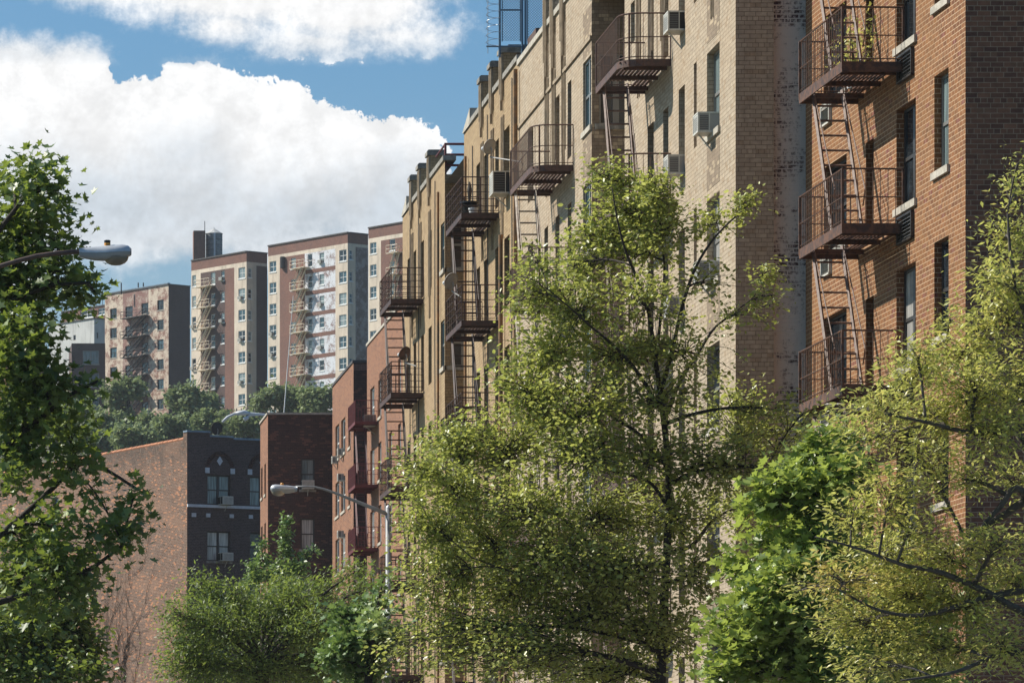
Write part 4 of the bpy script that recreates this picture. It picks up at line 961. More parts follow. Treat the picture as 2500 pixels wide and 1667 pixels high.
# ================================================================== STREET LAMPS
def lamp_head(root, p, d, L=.75, side=None):
    """cobra head, p = arm joint, d = horizontal unit direction outward"""
    d = Vector(d).normalized(); sd = Vector((-d.y, d.x, 0)); up = Vector((0, 0, 1)); p = Vector(p)
    # cross sections: t, half width, z top, z bottom
    secs = [(0, .045, .045, -.075), (.10, .06, .055, -.10), (.22, .085, .068, -.12), (.36, .12, .082, -.125), (.50, .15, .095, -.10), (.62, .155, .10, -.085), (.70, .135, .085, -.07), (.75, .07, .04, -.05)]
    def loft(zsel, nm, mt, inset=1.0):
        m_ = MB(); vs = []; K = 12
        for (t, hw, zt, zb) in secs:
            mid = zb*.35+.012
            for k in range(K+1):
                q = math.pi*k/K
                if zsel: vs.append(p+d*t*L/.75+sd*(hw*math.cos(q))+up*(mid+(zt-mid)*math.sin(q)))
                else: vs.append(p+d*t*L/.75+sd*(hw*.97*math.cos(q))+up*(mid-.003+(zb-mid)*min(1, math.sin(q)*1.8)))
        n = len(secs); fs = [(i*(K+1)+k, i*(K+1)+k+1, (i+1)*(K+1)+k+1, (i+1)*(K+1)+k) for i in range(n-1) for k in range(K)]
        fs += [tuple(range(K+1)), tuple((n-1)*(K+1)+k for k in range(K+1))]
        m_.add([tuple(v) for v in vs], fs); o = m_.build(nm, mt, root, smooth=True); return o
    loft(True, 'lamp_housing', 'lampw'); loft(False, 'lamp_tray', M['lamptray'])
    c = p+d*.53*L/.75; b = MB(); prof = [(.135, -.085), (.142, -.10), (.13, -.15), (.10, -.19), (.055, -.215), (.01, -.222)]
    vs = []; K = 20
    for r, z in prof:
        for k in range(K): q = 2*math.pi*k/K; vs.append(tuple(c+d*(r*1.28*math.cos(q))+sd*(r*math.sin(q))+up*(z+.02)))
    fs = [(i*K+k, i*K+(k+1) % K, (i+1)*K+(k+1) % K, (i+1)*K+k) for i in range(len(prof)-1) for k in range(K)]
    b.add(vs, fs+[tuple(range(K)), tuple((len(prof)-1)*K+k for k in range(K))]); b.build('lamp_bowl', 'bowl', root, smooth=True)
    return c
M['lamptray'] = mat('grey_aluminium_lamp_tray', (.34,.35,.36), .45, metal=.3, vary=.15)
def lamp1():
    Y = 67.6; s_ = F/Y; p = Vector(at(193, 614, Y)); root = thing('street_lamp', 'large close street lamp head on a rusty brown arm beside the maple tree', 'street lamp', (-1.9, Y, 0), 'street lamps')
    a = MB(); pts = [(-1.9, Y, 6.1), (-1.3, Y, 7.35), (-.5, Y, 8.45)]+[tuple(at(px, py, Y)) for px, py in ((-60, 678), (-10, 653), (40, 638), (90, 625), (140, 618), (200, 614))]
    a.tube(pts, [.045]*3+[.034]*6, 12); a.build('arm', 'rustpole', root, smooth=True)
    q = MB(); q.tube([(-1.9, Y, 0), (-1.9, Y, 1.2), (-1.9, Y, 8.7)], [.14, .10, .07], 12); q.build('pole', 'rustpole', root, smooth=True)
    lamp_head(root, p+Vector((0, 0, .0)), (1, 0, .0))
    b = MB(); c = Vector(at(262, 597, Y)); b.lathe((c.x, Y, c.z-.01), [(.045, 0), (.045, .03)], 12); b.build('photocell_base', 'orange', root)
    b = MB(); b.lathe((c.x, Y, c.z+.021), [(.044, 0), (.048, .035), (.03, .042)], 12); b.build('photocell', 'blackp', root)
def lamp2():
    Y = 121.0; s_ = F/Y; root = thing('street_lamp', 'silver street lamp, its tapered arm reaching left from the pole across the brown house', 'street lamp', (at(948, 0, Y)[0], Y, 0), 'street lamps')
    R = lambda x, y: tuple(at(640+x/7.35, 1150+y/7.35, Y))
    a = MB(); a.tube([R(x, y) for x, y in ((2235, 760), (2000, 665), (1700, 545), (1420, 432), (1270, 375), (1100, 318), (950, 283), (800, 272), (600, 275))], [.055, .050, .043, .036, .032, .029, .026, .024, .022], 12); a.build('arm', 'galv', root, smooth=True)
    x = at(948, 0, Y)[0]; zt = at(0, 1240, Y)[2]
    q = MB(); q.tube([(x, Y, 0), (x, Y, .9), (x, Y, zt)], [.16, .095, .066], 16); q.build('pole', 'galv', root, smooth=True)
    c = MB(); c.lathe((x, Y, zt-.02), [(.062, 0), (.066, .03), (.045, .07), (.012, .11)], 14); c.build('finial', 'lampw', root, smooth=True)
    g = MB(); g.lathe((x, Y, zt-.24), [(.066, 0), (.066, .12)], 14); g.build('collar', 'galv', root)
    lamp_head(root, R(628, 305), (-1, 0, 0), L=.68)
    p = R(357, 240); b = MB(); b.lathe((p[0], Y, p[2]-.01), [(.04, 0), (.045, .03), (.03, .055)], 12); b.build('photocell', 'orange', root)
def lamp3():
    Y = 262.0; root = thing('street_lamp', 'far pale street lamp with twin curved arms over the roof of the arched house', 'street lamp', (at(676, 0, Y)[0], Y, 0), 'street lamps')
    p = MB(); x = at(676, 0, Y)[0]; p.tube([(x, Y, 0), (x, Y, at(0, 1022, Y)[2])], [.2, .08], 8); p.build('pole', 'whitetrim', root)
    a = MB(); a.tube([at(676, 1022, Y), at(650, 1013, Y), at(600, 1008, Y), at(572, 1010, Y), at(555, 1018, Y), at(543, 1030, Y)], .07, 8); a.tube([at(676, 1024, Y), at(640, 1012, Y), at(612, 1013, Y), at(598, 1021, Y)], .06, 8)
    a.build('arm', 'whitetrim', root, smooth=True)
    l = MB(); l.tube([at(612, 1009, Y), at(596, 1007, Y), at(576, 1009, Y)], [.06, .15, .1], 8); l.tube([at(606, 1018, Y), at(596, 1024, Y)], [.1, .12], 8); l.build('lamp_housing', 'whitetrim', root, smooth=True)
lamp1(); lamp2(); lamp3()
# ================================================================== dishes, pots
def P3(px, py, X): Y = X*F/(px-PX); return (X, Y, ZC+(PY-py)*Y/F)
p = P3(1198, 360, 14.45); dish(p, (-.45, .75, .45), 'satellite dish highest up, left of the white air conditioner on the yellow wall', R=.20, arm=(15.06, p[1]-1.2, p[2]-.55))
p = P3(1104, 688, 14.0); dish(p, (-.45, .75, .45), 'middle satellite dish fixed to the nearer fire escape of the yellow building', R=.22, arm=(14.2, p[1]-.4, p[2]-.45))
p = P3(990, 864, 14.0); dish(p, (-.45, .75, .45), 'lowest satellite dish, dark, on the far fire escape of the yellow building', R=.20, arm=(14.25, p[1]-.5, p[2]-.4), mt='fe_dark')
def pot(name, label, c, prof, mt, plant=None, hgt=.6):
    t = thing(name, label, 'plant pot', c, 'pots on the balconies'); b = MB(); b.lathe(c, prof, 16); b.build('pot', mt, t, smooth=False)
    s_ = MB(); s_.lathe((c[0], c[1], c[2]+prof[-1][1]-.03), [(prof[-1][0]*.85, 0), (prof[-1][0]*.8, .02)], 12); s_.build('soil', 'fe_dark', t)
    return t
# ================================================================== TREES
def leaves_mesh(name, C_, N_, D_, size, shape, mtl, parent, fold=.25, rnd=None):
    """C centres, N normals, D directions (n,3); one polygon fan per leaf"""
    n = len(C_)
    if shape == 'oval': tp = np.array([(0, 0, 0), (.28, .30, 1), (.24, .68, 1), (0, 1, 0), (-.24, .68, 1), (-.28, .30, 1)]); fc = [(0, 1, 2, 3), (0, 3, 4, 5)]
    elif shape == 'narrow': tp = np.array([(0, 0, 0), (.17, .4, 1), (0, 1, 0), (-.17, .4, 1)]); fc = [(0, 1, 2), (0, 2, 3)]
    elif shape == 'tri': tp = np.array([(0, 0, 0), (.5, .55, 1), (0, 1, 0), (-.5, .5, 1)]); fc = [(0, 1, 2, 3)]
    else: # lobed
        tp = np.array([(0, 0, 0), (.20, .16, .4), (.52, .12, 1), (.34, .38, .6), (.56, .66, 1), (.22, .62, .5), (0, 1.05, 0), (-.22, .62, .5), (-.56, .66, 1), (-.34, .38, .6), (-.52, .12, 1), (-.20, .16, .4)]); fc = [(0, 1, 2, 3, 4, 5, 6), (0, 6, 7, 8, 9, 10, 11)]
    K = len(tp); N_ = N_/np.linalg.norm(N_, axis=1, keepdims=True)
    D_ = D_-N_*np.sum(D_*N_, axis=1, keepdims=True); D_ /= np.linalg.norm(D_, axis=1, keepdims=True)+1e-9
    X_ = np.cross(D_, N_); sz = size*RNG.uniform(.5, 1.4, n)[:, None]
    V_ = np.empty((n, K, 3))
    for k in range(K): V_[:, k] = C_+(X_*tp[k, 0]+D_*tp[k, 1]+N_*(fold*abs(tp[k, 0])*tp[k, 2]))*sz
    L = np.array(WL[parent.name]); V_ -= L
    me = bpy.data.meshes.new(name); o = bpy.data.objects.new(name, me); COL.objects.link(o); o.parent = parent
    me.vertices.add(n*K); me.vertices.foreach_set('co', V_.astype(np.float32).ravel())
    tot = [len(f_) for f_ in fc]; base = np.concatenate([np.array(f_) for f_ in fc]); lp = (np.arange(n)[:, None]*K+base[None]).ravel().astype(np.int32)
    me.loops.add(len(lp)); me.loops.foreach_set('vertex_index', lp)
    np_ = n*len(fc); me.polygons.add(np_); tt = np.tile(tot, n); st = np.concatenate([[0], np.cumsum(tt)[:-1]])
    me.polygons.foreach_set('loop_start', st.astype(np.int32)); me.polygons.foreach_set('loop_total', tt.astype(np.int32))
    at_ = me.attributes.new('rnd', 'FLOAT', 'FACE'); r = RNG.random(n) if rnd is None else rnd
    at_.data.foreach_set('value', np.repeat(r, len(fc)).astype(np.float32))
    me.materials.append(mtl); me.update(calc_edges=True); me.validate(); return o
def bez(a, b, c, n):
    t = np.linspace(0, 1, n)[:, None]; return (1-t)**2*a+2*(1-t)*t*b+t**2*c
def tree(name, label, cat, Y, trunk, limbs, blobs, leaf, bark='bark', dz=1.0, group=None, base_z=0.0, twr=.009, per=26, up=.7, dens=1.0, droop=.0, spread=.10, limbr=(.07, .02), seed=1, bsc=1.0, lowk=1.0):
    rg = np.random.default_rng(seed); s_ = F/Y
    def P(px, py, dy=0.0): x, y, z = at(px, py, Y); return np.array((x+dy*(px-PX)/F, y+dy, z+dy*(PY-py)/F))
    b0 = P(trunk[0][0], trunk[0][1]); root = thing(name, label, cat, (b0[0], b0[1], base_z), group)
    mb = MB(); sk = []
    tp = [np.array((b0[0], b0[1], base_z))]+[P(a, b) for a, b, r in trunk]; tr = [trunk[0][2]*1.25]+[r for a, b, r in trunk]
    mb.tube([tuple(p) for p in tp], tr, 10)
    for i in range(len(tp)-1):
        for q in np.linspace(0, 1, 12): sk.append((tp[i]*(1-q)+tp[i+1]*q, tr[i]*(1-q)+tr[i+1]*q))
    for li, L in enumerate(limbs):
        dy = rg.uniform(-1, 1)*dz*.8; pts = [P(L[i][0], L[i][1], dy*i/(len(L)-1)) for i in range(len(L))]
        # smooth
        fine = []
        for i in range(len(pts)-1):
            a = pts[max(i-1, 0)]; b = pts[i]; c = pts[i+1]; d = pts[min(i+2, len(pts)-1)]
            for q in np.linspace(0, 1, 6)[:-1]:
                fine.append(.5*((2*b)+(-a+c)*q+(2*a-5*b+4*c-d)*q*q+(-a+3*b-3*c+d)*q**3))
        fine.append(pts[-1]); n = len(fine); r0 = L[0][2] if len(L[0]) > 2 else limbr[0]
        rr = [r0*(1-i/n)+limbr[1]*(i/n) for i in range(n)]; mb.tube([tuple(p) for p in fine], rr, 7)
        for p, r in zip(fine, rr): sk.append((p, r))
    SP = np.array([p for p, r in sk]); SR = np.array([r for p, r in sk]); C_ = []; D_ = []; CR = []
    for bl in blobs:
        px, py, rx, ry, nl = bl[:5]; dy = bl[5] if len(bl) > 5 and bl[5] is not None else rg.uniform(-.6, .6)*dz; cr = bl[6] if len(bl) > 6 else None
        rx *= bsc; ry *= bsc; c = P(px, py, dy); R = np.array((rx/s_, dz*.75 if rx/s_ > .8*dz else max(.25, rx/s_*.9), ry/s_))
        d = np.linalg.norm(SP-c, axis=1)+np.maximum(0, SP[:, 2]-c[2]+.2*R[2])*1.6
        near = int(np.argmin(d)); a = SP[near]; m = (a+c)/2+np.array((0, 0, np.linalg.norm(a-c)*.15))
        path = bez(a, m, c, 8); r0 = min(SR[near]*.8, .035+.012*np.linalg.norm(a-c)); mb.tube([tuple(p) for p in path], list(np.linspace(r0, .014, 8)), 5)
        nl = int(nl*dens*(lowk if py > 1180 else 1)); nt = max(3, nl//per)
        for i in range(nt):
            v = rg.normal(size=3); v /= np.linalg.norm(v); e = c+v*R*rg.uniform(.35, 1.0)**.6
            st = path[rg.integers(3, 8)]; e = e+np.array((0, 0, -droop*rg.random()))
            mid = (st+e)/2+rg.normal(size=3)*.12*np.linalg.norm(e-st)+np.array((0, 0, .1))
            tw = bez(st, mid, e, 6); mb.tube([tuple(p) for p in tw], list(np.linspace(twr, twr*.4, 6)), 3, False)
            k = nl//nt; q = rg.uniform(.25, 1.05, k)[:, None]; pp = (1-q)**2*st+2*(1-q)*q*mid+q*q*e+rg.normal(size=(k, 3))*spread
            C_.append(pp); D_.append(np.tile(e-st, (k, 1))/max(.2, np.linalg.norm(e-st))*.8+rg.normal(size=(k, 3))*.7+np.array((0, 0, -.35)))
            base = rg.random()*.45; CR.append(np.clip(base+rg.random(k)*.55 if cr is None else np.full(k, cr)+rg.normal(size=k)*.03, 0, 1))
    C_ = np.concatenate(C_); D_ = np.concatenate(D_); n = len(C_)
    N_ = rg.normal(size=(n, 3)); N_[:, 2] = np.abs(N_[:, 2])+up
    mb.build('trunk', bark, root, smooth=True)
    leaves_mesh('crown', C_, N_, D_, leaf[0], leaf[1], leaf[2], root, rnd=np.concatenate(CR))
    return root
LM = dict(
 lin=leafmat('fresh_green_small_leaves', [(.11,.14,.035), (.22,.26,.06), (.38,.41,.11), (.60,.60,.28)], (.75,.78,.16), rough=.36, tfac=.42),
 elm=leafmat('yellow_green_leaves_and_pods', [(.20,.22,.05), (.36,.38,.08), (.55,.53,.16), (.48,.31,.10)], (.85,.85,.22), rough=.36, tfac=.42),
 oak=leafmat('bright_green_lobed_leaves', [(.07,.115,.035), (.15,.215,.055), (.26,.34,.075), (.40,.47,.14)], (.62,.72,.11), rough=.38, tfac=.42),
 map=leafmat('deep_green_maple_leaves', [(.035,.07,.03), (.07,.115,.04), (.14,.20,.05), (.28,.34,.09)], (.60,.75,.08), rough=.44, tfac=.27),
 loc=leafmat('feathery_green_leaves', [(.045,.085,.028), (.08,.135,.035), (.15,.215,.05), (.46,.50,.13)], (.46,.58,.09), rough=.5, tfac=.40),
 pear=leafmat('glossy_mid_green_leaves', [(.06,.12,.04), (.11,.19,.06), (.20,.29,.11), (.32,.40,.18)], (.42,.60,.10), rough=.44, tfac=.27),
 hill=leafmat('distant_grey_green_foliage', [(.08,.12,.06), (.14,.19,.08), (.22,.27,.12), (.28,.33,.16)], (.40,.50,.18), rough=.8, tfac=.27),
 dead=leafmat('withered_orange_leaves', [(.30,.12,.02), (.42,.18,.03)], (.5,.25,.05)),
)
# young street tree in the middle, in front of the tan building
Q = lambda x, y: (x*1.063, y*1.063)
tree('street_tree', 'large airy street tree with small fresh green leaves in front of the tan building', 'tree', 79.0,
 [(1612, 1690, .088), (1622, 1450, .074), (1634, 1250, .062), (1629, 1100, .053), (1612, 960, .045)],
 [[(1612, 960, 0.045), (1601, 880), (1583, 760), (1560, 690), (1530, 620), (1508, 540), (1495, 460)],
  [(1612, 960, 0.039), (1640, 860), (1668, 740), (1700, 650), (1745, 580), (1800, 525), (1835, 495)],
  [(1630, 1010, 0.039), (1660, 930), (1700, 870), (1745, 800), (1800, 765), (1880, 745)],
  [(1600, 905, 0.030), (1612, 780), (1622, 660), (1612, 560), (1600, 480)],
  [(1605, 985, 0.036), (1550, 900), (1500, 845), (1440, 795), (1390, 750), (1330, 700)],
  [(1630, 1140, 0.042), (1560, 1060), (1500, 1020), (1430, 960), (1360, 900)],
  [(1625, 1380, 0.048), (1520, 1370), (1440, 1328), (1380, 1270), (1310, 1225), (1240, 1205), (1140, 1200)],
  [(1625, 1460, 0.042), (1500, 1430), (1380, 1410), (1270, 1400), (1150, 1360)],
  [(1632, 1350, 0.045), (1690, 1330), (1740, 1270), (1800, 1240), (1870, 1235)],
  [(1625, 1600, 0.054), (1560, 1560), (1530, 1480), (1450, 1420), (1330, 1330)],
  [(1632, 1240, 0.036), (1590, 1180), (1540, 1160), (1460, 1140), (1370, 1090)]],
 [(1480, 440, 60, 45, 1200), (1600, 480, 75, 50, 1500), (1520, 520, 110, 70, 2300), (1430, 575, 80, 60, 1300), (1620, 560, 110, 60, 1800), (1745, 545, 60, 55, 500), (1815, 500, 45, 32, 450),
  (1540, 620, 130, 70, 1900), (1400, 650, 110, 75, 1700), (1310, 640, 60, 45, 500), (1290, 720, 75, 60, 1100), (1400, 760, 130, 80, 2600), (1570, 740, 150, 90, 1700), (1720, 690, 90, 60, 450), (1860, 665, 50, 30, 260), (1885, 722, 42, 26, 300), (1800, 770, 100, 40, 380),
  (1330, 860, 120, 90, 3000), (1480, 870, 140, 90, 2700), (1680, 860, 160, 90, 1500), (1290, 960, 110, 80, 3000), (1430, 990, 150, 90, 3400), (1600, 980, 150, 100, 2400), (1790, 1010, 130, 80, 2000), (1890, 1000, 60, 45, 500),
  (1120, 1080, 110, 70, 2400), (1250, 1080, 140, 90, 3600), (1420, 1120, 150, 90, 3500), (1600, 1120, 150, 90, 2600), (1780, 1130, 140, 90, 2300), (1030, 1150, 80, 55, 1300), (1110, 1200, 130, 80, 2800), (1280, 1230, 160, 90, 3800), (1460, 1260, 170, 100, 4200), (1640, 1260, 150, 100, 2600), (1800, 1260, 110, 90, 1500),
  (1040, 1290, 90, 80, 1900), (1180, 1330, 150, 90, 3600), (1360, 1370, 170, 100, 4600), (1540, 1400, 170, 100, 4600), (1710, 1400, 110, 100, 1500), (1060, 1420, 110, 90, 2600), (1230, 1460, 160, 100, 4200), (1420, 1510, 180, 100, 5000), (1600, 1540, 150, 90, 2600), (1020, 1560, 120, 90, 2800), (1220, 1600, 180, 90, 4600), (1440, 1640, 190, 70, 3800), (1700, 1560, 80, 100, 700), (1900, 1055, 100, 45, 900), (1850, 1140, 110, 60, 1000), (1960, 1010, 60, 30, 300)],
 (.082, 'oval', LM['lin']), dz=2.1, up=.8, seed=3, dens=.70, spread=.10, per=26, limbr=(.036, .008), bsc=1.24, lowk=1.05)
# yellow green tree at the right edge
tree('street_tree', 'yellow green tree full of pods leaning in from the right edge over the red building', 'tree', 50.0,
 [(2680, 1700, .16), (2660, 1500, .14), (2640, 1300, .12), (2620, 1000, .09), (2590, 700, .05)],
 [[(2640, 1250, .06), (2560, 1180), (2500, 1090), (2468, 1010), (2440, 960), (2400, 930), (2300, 905)],
  [(2650, 1380, .06), (2560, 1210), (2430, 1270), (2370, 1310), (2300, 1350), (2230, 1400)],
  [(2650, 1420, .05), (2500, 1200), (2440, 1240), (2390, 1300), (2360, 1390)],
  [(2650, 1500, .05), (2520, 1500), (2400, 1440), (2290, 1395), (2210, 1380), (2100, 1340), (1990, 1310)],
  [(2650, 1560, .05), (2510, 1590), (2430, 1600), (2330, 1640), (2200, 1660)],
  [(2650, 1450, .05), (2520, 1440), (2400, 1460), (2260, 1500), (2150, 1490), (2050, 1440)],
  [(2620, 1000, .05), (2560, 880), (2500, 760), (2470, 640), (2460, 520)],
  [(2630, 1100, .05), (2540, 1040), (2400, 1060), (2260, 1030), (2160, 1010)]],
 [(2485, 400, 28, 30, 60), (2480, 480, 45, 45, 190), (2450, 590, 70, 75, 520), (2470, 700, 70, 70, 520), (2400, 690, 55, 50, 260), (2430, 790, 95, 75, 800), (2320, 780, 40, 40, 150), (2350, 860, 110, 60, 800), (2240, 870, 60, 40, 330), (2220, 930, 90, 50, 620), (2380, 950, 140, 80, 1300), (2480, 930, 90, 90, 700),
  (2150, 1000, 80, 40, 420), (2260, 1020, 120, 60, 900), (2420, 1070, 120, 80, 1000), (2110, 1080, 80, 50, 300), (2240, 1120, 100, 60, 620), (2050, 1020, 70, 40, 200), (2350, 1170, 90, 60, 450), (2470, 1180, 80, 60, 380), (2180, 1190, 110, 60, 620), (2080, 1270, 100, 60, 500), (2230, 1280, 110, 60, 500), (2440, 1330, 110, 55, 550), (2150, 1350, 130, 70, 950), (2320, 1370, 120, 60, 950), (2460, 1420, 90, 60, 650),
  (2200, 1450, 150, 70, 1400), (2060, 1420, 110, 60, 500, None, .92), (2360, 1490, 140, 70, 1300), (2120, 1530, 140, 70, 1100), (2280, 1590, 160, 70, 1400), (2450, 1580, 110, 80, 800), (2120, 1640, 140, 50, 700), (1960, 1440, 70, 30, 130)],
 (.078, 'narrow', LM['elm']), bark='barkg', dz=1.2, up=.9, seed=5, twr=.005, limbr=(.035, .007), spread=.09, per=22, bsc=1.2, dens=1.2)
# bright oak between them
tree('oak_tree', 'bright green lobed leaf tree between the airy street tree and the yellow green tree', 'tree', 62.0,
 [(1960, 1700, .12), (1965, 1500, .10), (1975, 1300, .07), (1985, 1180, .04)], [],
 [(2000, 1120, 75, 55, 520, .3), (2070, 1070, 50, 50, 200), (1920, 1190, 95, 55, 560, 0), (1850, 1240, 55, 40, 220), (1820, 1400, 50, 40, 180), (2080, 1170, 60, 45, 260), (2010, 1230, 95, 70, 600), (1890, 1330, 60, 60, 330), (1990, 1360, 100, 80, 800), (1930, 1430, 100, 70, 800), (1850, 1490, 100, 70, 750), (1980, 1520, 120, 80, 900), (1790, 1560, 75, 70, 520), (1880, 1600, 130, 70, 1000), (2010, 1640, 140, 60, 900), (2150, 1560, 120, 100, 900, .8), (2120, 1400, 100, 90, 600, .8), (2060, 1290, 70, 60, 300, .6), (1760, 1650, 60, 50, 300), (2250, 1640, 120, 60, 600, .9), (2300, 1500, 90, 70, 300, .9)],
 (.12, 'lobed', LM['oak']), dz=1.2, up=.8, seed=9, spread=.12, dens=1.25, per=20, bsc=1.1)
# maple at the left
tree('maple_tree', 'deep green maple with pointed leaves filling the left edge behind the lamp', 'tree', 72.0,
 [(-120, 1700, .20), (-110, 1300, .18), (-90, 900, .14), (-50, 600, .08)],
 [[(-100, 1150, .06), (0, 1100), (100, 1020), (170, 965), (240, 930)], [(-100, 1380, .06), (20, 1290), (120, 1200), (210, 1130), (330, 1190)], [(-80, 800, .05), (20, 740), (120, 700), (220, 690)], [(-60, 650, .05), (0, 560), (60, 480), (90, 420)], [(-100, 1500, .06), (60, 1450), (200, 1400), (300, 1330)]],
 [(75, 415, 50, 30, 170), (30, 455, 45, 40, 200), (110, 470, 55, 45, 260), (60, 530, 100, 60, 620), (140, 570, 50, 50, 230), (40, 620, 110, 60, 640), (130, 650, 70, 40, 330), (170, 705, 65, 32, 300), (235, 718, 45, 18, 90), (60, 720, 110, 60, 700), (70, 800, 95, 60, 560), (30, 880, 100, 70, 680), (185, 955, 50, 28, 150), (90, 960, 100, 60, 640), (30, 1020, 90, 70, 560), (150, 1025, 70, 45, 330), 
  (60, 1090, 90, 60, 500), (170, 1120, 70, 60, 340), (215, 1180, 35, 30, 80), (30, 1160, 60, 40, 190), (325, 1215, 30, 22, 110), (300, 1295, 55, 28, 190), (230, 1300, 60, 30, 220), (150, 1290, 60, 35, 200), (60, 1300, 90, 60, 450), (130, 1380, 110, 55, 600), (215, 1400, 60, 45, 280), (40, 1420, 100, 60, 560), (150, 1460, 70, 40, 250), (-20, 700, 60, 300, 900)],
 (.135, 'lobed', LM['map']), dz=1.3, up=.7, seed=12, spread=.2, droop=.15, per=18, dens=.85)
tree('plane_tree', 'shaded dark green tree at the bottom left corner below the maple', 'tree', 92.0,
 [(60, 1700, .15), (65, 1600, .10)], [],
 [(60, 1470, 110, 50, 1300), (170, 1500, 80, 55, 1200), (90, 1560, 140, 70, 2200), (210, 1580, 60, 70, 900), (100, 1640, 170, 50, 2200), (240, 1640, 40, 40, 300), (-20, 1560, 80, 100, 900)],
 (.13, 'oval', LM['map']), dz=2.0, up=.6, seed=14, spread=.14)
# feathery locust, bottom centre left
tree('locust_tree', 'rounded feathery green tree with pale yellow green tips in the lower left centre', 'tree', 112.0,
 [(640, 1700, .18), (640, 1620, .14)], [],
 [(495, 1440, 42, 28, 900, 0), (565, 1455, 50, 34, 1000), (640, 1480, 55, 40, 1200), (440, 1505, 48, 36, 900), (420, 1570, 50, 50, 1000), (520, 1530, 100, 60, 2600), (640, 1540, 120, 60, 2900), (720, 1465, 90, 45, 2000), (800, 1440, 50, 30, 900), (868, 1395, 34, 26, 450), (910, 1430, 35, 40, 500), (780, 1530, 100, 60, 2300), (460, 1630, 90, 50, 2000), (620, 1640, 140, 50, 3000), (780, 1630, 110, 55, 2300), (870, 1500, 60, 60, 1000), (870, 1600, 80, 80, 1500), (690, 1430, 40, 22, 500)],
 (.11, 'narrow', LM['loc']), dz=2.6, up=.3, seed=21, spread=.2, per=30, dens=1.3, bsc=1.1)
# upright sprigs of the pear behind it
tree('pear_tree', 'slim upright tree with glossy leaves rising before the dark brown house', 'tree', 150.0,
 [(690, 1690, .14), (690, 1500, .09), (694, 1420, .05)],
 [[(694, 1420, .03), (698, 1360), (700, 1300), (697, 1262)], [(690, 1440, .03), (650, 1400), (640, 1350), (636, 1310)], [(694, 1440, .03), (730, 1400), (755, 1360), (768, 1340)]],
 [(698, 1275, 9, 22, 130, 0), (698, 1310, 14, 20, 170, 0), (680, 1303, 14, 6, 30, 0), (698, 1345, 14, 25, 220, 0), (690, 1390, 34, 30, 420), (638, 1335, 9, 26, 120, 0), (640, 1375, 24, 22, 260), (660, 1400, 40, 24, 420), (610, 1385, 22, 12, 90), (725, 1385, 30, 20, 220), (745, 1360, 22, 12, 110), (764, 1345, 10, 8, 45), (620, 1420, 40, 25, 350), (710, 1430, 60, 30, 500)],
 (.13, 'oval', LM['pear']), dz=.9, up=.6, seed=23, spread=.10, twr=.012)
tree('young_plane_tree', 'light green leafy tree top at the bottom centre under the far street lamp', 'tree', 84.0,
 [(900, 1720, .10), (900, 1640, .07)], [],
 [(830, 1500, 50, 28, 300), (920, 1480, 50, 30, 330), (870, 1560, 80, 40, 600), (800, 1600, 60, 40, 350), (960, 1550, 50, 50, 400), (880, 1640, 110, 40, 900), (935, 1415, 25, 18, 60), (918, 1525, 18, 32, 150, -.6, .995)],
 (.12, 'lobed', LM['pear2'] if 'pear2' in LM else LM['pear']), dz=1.2, up=.7, seed=27, spread=.12)
# ------------------------------------------------------------------ hill trees, each its own thing
hl = ['tall round topped hill tree before the mottled block', 'bushy hill tree between the mottled block and the water tank tower', 'low hill tree at the foot of the water tank tower', 'wide tree below the peeling white tower', 'hill tree beside the brown house roof', 'low rounded tree left of the tall hill tree', 'hill bush above the arched house roof', 'small hill tree under the mottled block', 'dark hill tree at the tower corner', 'rounded hill bush right of the satellite dish', 'hill tree above the orange coping', 'hill tree farthest left above the orange coping', 'hill tree above the far left orange coping, half behind the maple', 'rounded hill tree at the left picture edge behind the maple', 'hill tree just right of the maple foot', 'dark hill tree under the orange brick block']
ht = [(312, 985, 52, 55, 560), (455, 985, 48, 50, 566), (510, 1035, 45, 28, 540), (690, 985, 70, 42, 560), (775, 985, 50, 45, 555), (262, 1045, 35, 40, 540), (420, 1055, 60, 35, 535), (370, 1045, 35, 35, 545), (505, 990, 22, 30, 570), (600, 1045, 60, 32, 530), (320, 1070, 55, 30, 520), (225, 1075, 35, 30, 525), (130, 1050, 55, 45, 545), (20, 1040, 60, 45, 560), (185, 1020, 40, 40, 575), (75, 1000, 45, 40, 590)]
for i, (px, py, rx, ry, Y) in enumerate(ht):
    rg = random.Random(i); bl = []
    for k in range(13):
        a = rg.random()*6.28; q = rg.random()**.5*.85
        g_ = rg.uniform(.22, .5); bl.append((px+rx*q*math.cos(a)*1.1, py+ry*q*math.sin(a), rx*g_, ry*g_, int(1700*g_*g_)+60))
    tree('hill_tree', hl[i], 'tree', Y, [(px, py+ry*.9, .35), (px+3, py+ry*.2, .25), (px, py-ry*.3, .12)], [], bl, (.42, 'tri', LM['hill']), dz=2.2, up=.5, group='trees on the hillside', base_z=hz(Y)-.3, seed=40+i, spread=.4, twr=.03, per=40)
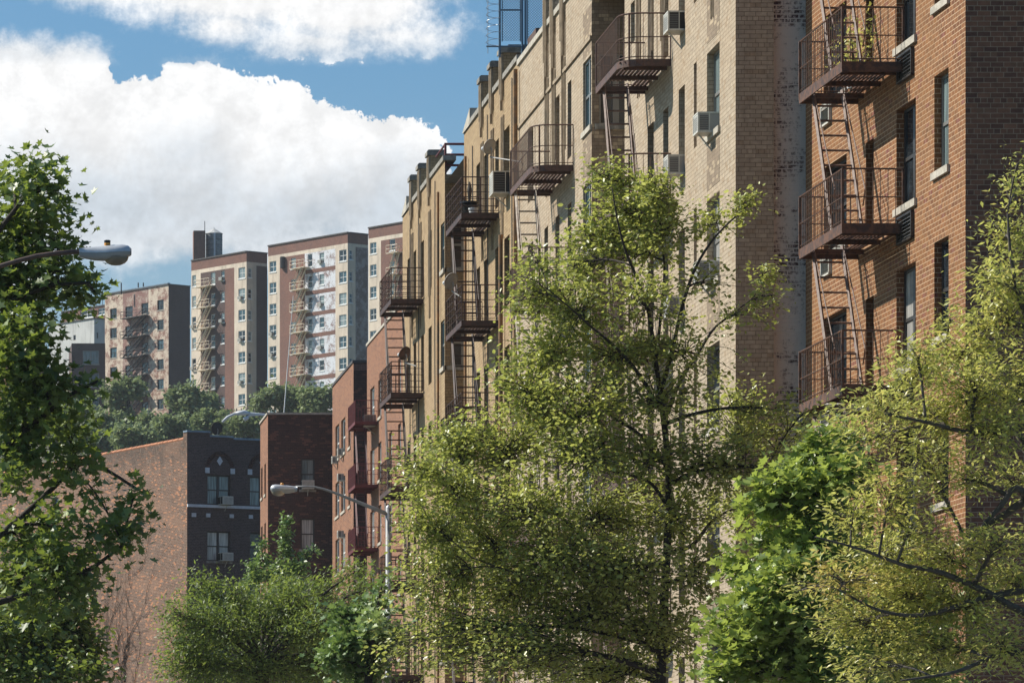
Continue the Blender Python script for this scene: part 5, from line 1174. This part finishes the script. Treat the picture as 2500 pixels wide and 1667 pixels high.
# pots on the fire escapes
x, y, z = P3(1163, 505, 14.55); y = TY(1218)+1.3; z = 18.93
u_ = pot('urn', 'large black urn with dead spire plant on the top balcony of the yellow building', (14.5, y, z), [(.13, 0), (.17, .06), (.21, .25), (.24, .36), (.20, .40), (.25, .42), (.25, .46)], 'urn')
pl = MB()
for i in range(14): a = i*2.4; pl.tube([(14.5, y, z+.4), (14.5+.05*math.cos(a), y+.05*math.sin(a), z+.75+.03*(i % 3)), (14.5+.02*math.cos(a), y+.02*math.sin(a), z+.98)], [.02, .015, .004], 4)
pl.build('plant', 'barkg', u_)
pot('plant_pot', 'small white pot beside the black urn on the yellow building balcony', (14.55, y-.42, z), [(.09, 0), (.12, .2), (.13, .2), (.13, .24)], 'bucket')
def bucket():
    c = LR.P(LR.u(2205)+2.6, .22, 15.45); t = pot('plant_bucket', 'white plastic bucket with a flowering plant on the rusty balcony of the red building', c, [(.12, 0), (.155, .27), (.165, .27), (.165, .31)], 'bucket')
    rg = np.random.default_rng(4); n = 420
    C_ = np.array(c)+np.array((0, -.15, .75))+rg.normal(size=(n, 3))*np.array((.20, .42, .28)); m_ = MB()
    for i in range(26): e = C_[i*16]; m_.tube([(c[0], c[1], c[2]+.28), tuple((np.array(c)+e)/2+np.array((0, 0, .25))), tuple(e)], [.008, .006, .003], 3)
    m_.build('stem', 'barkg', t); leaves_mesh('foliage', C_, rg.normal(size=(n, 3))+np.array((0, 0, .5)), rg.normal(size=(n, 3)), .07, 'oval', LM['elm'], t, rnd=rg.random(n))
bucket()

# light summer haze toward the hill
def haze():
    m = bpy.data.materials.new('summer_haze'); m.use_nodes = True; t = NT(m.node_tree); t.n.clear()
    o = t.new('ShaderNodeOutputMaterial'); v = t.new('ShaderNodeVolumePrincipled'); v.inputs['Color'].default_value = (.86, .91, .98, 1)
    v.inputs['Density'].default_value = .00009; v.inputs['Anisotropy'].default_value = .1
    t.l.new(v.outputs[0], o.inputs['Volume'])
    b_ = MB(); b_.box(-420, 420, -60, 980, -1, 125); o = b_.build('haze', m); o['kind'] = 'stuff'; o['label'] = 'thin summer haze over the street and hill'; o['category'] = 'haze'
    o.display_type = 'WIRE'
haze()
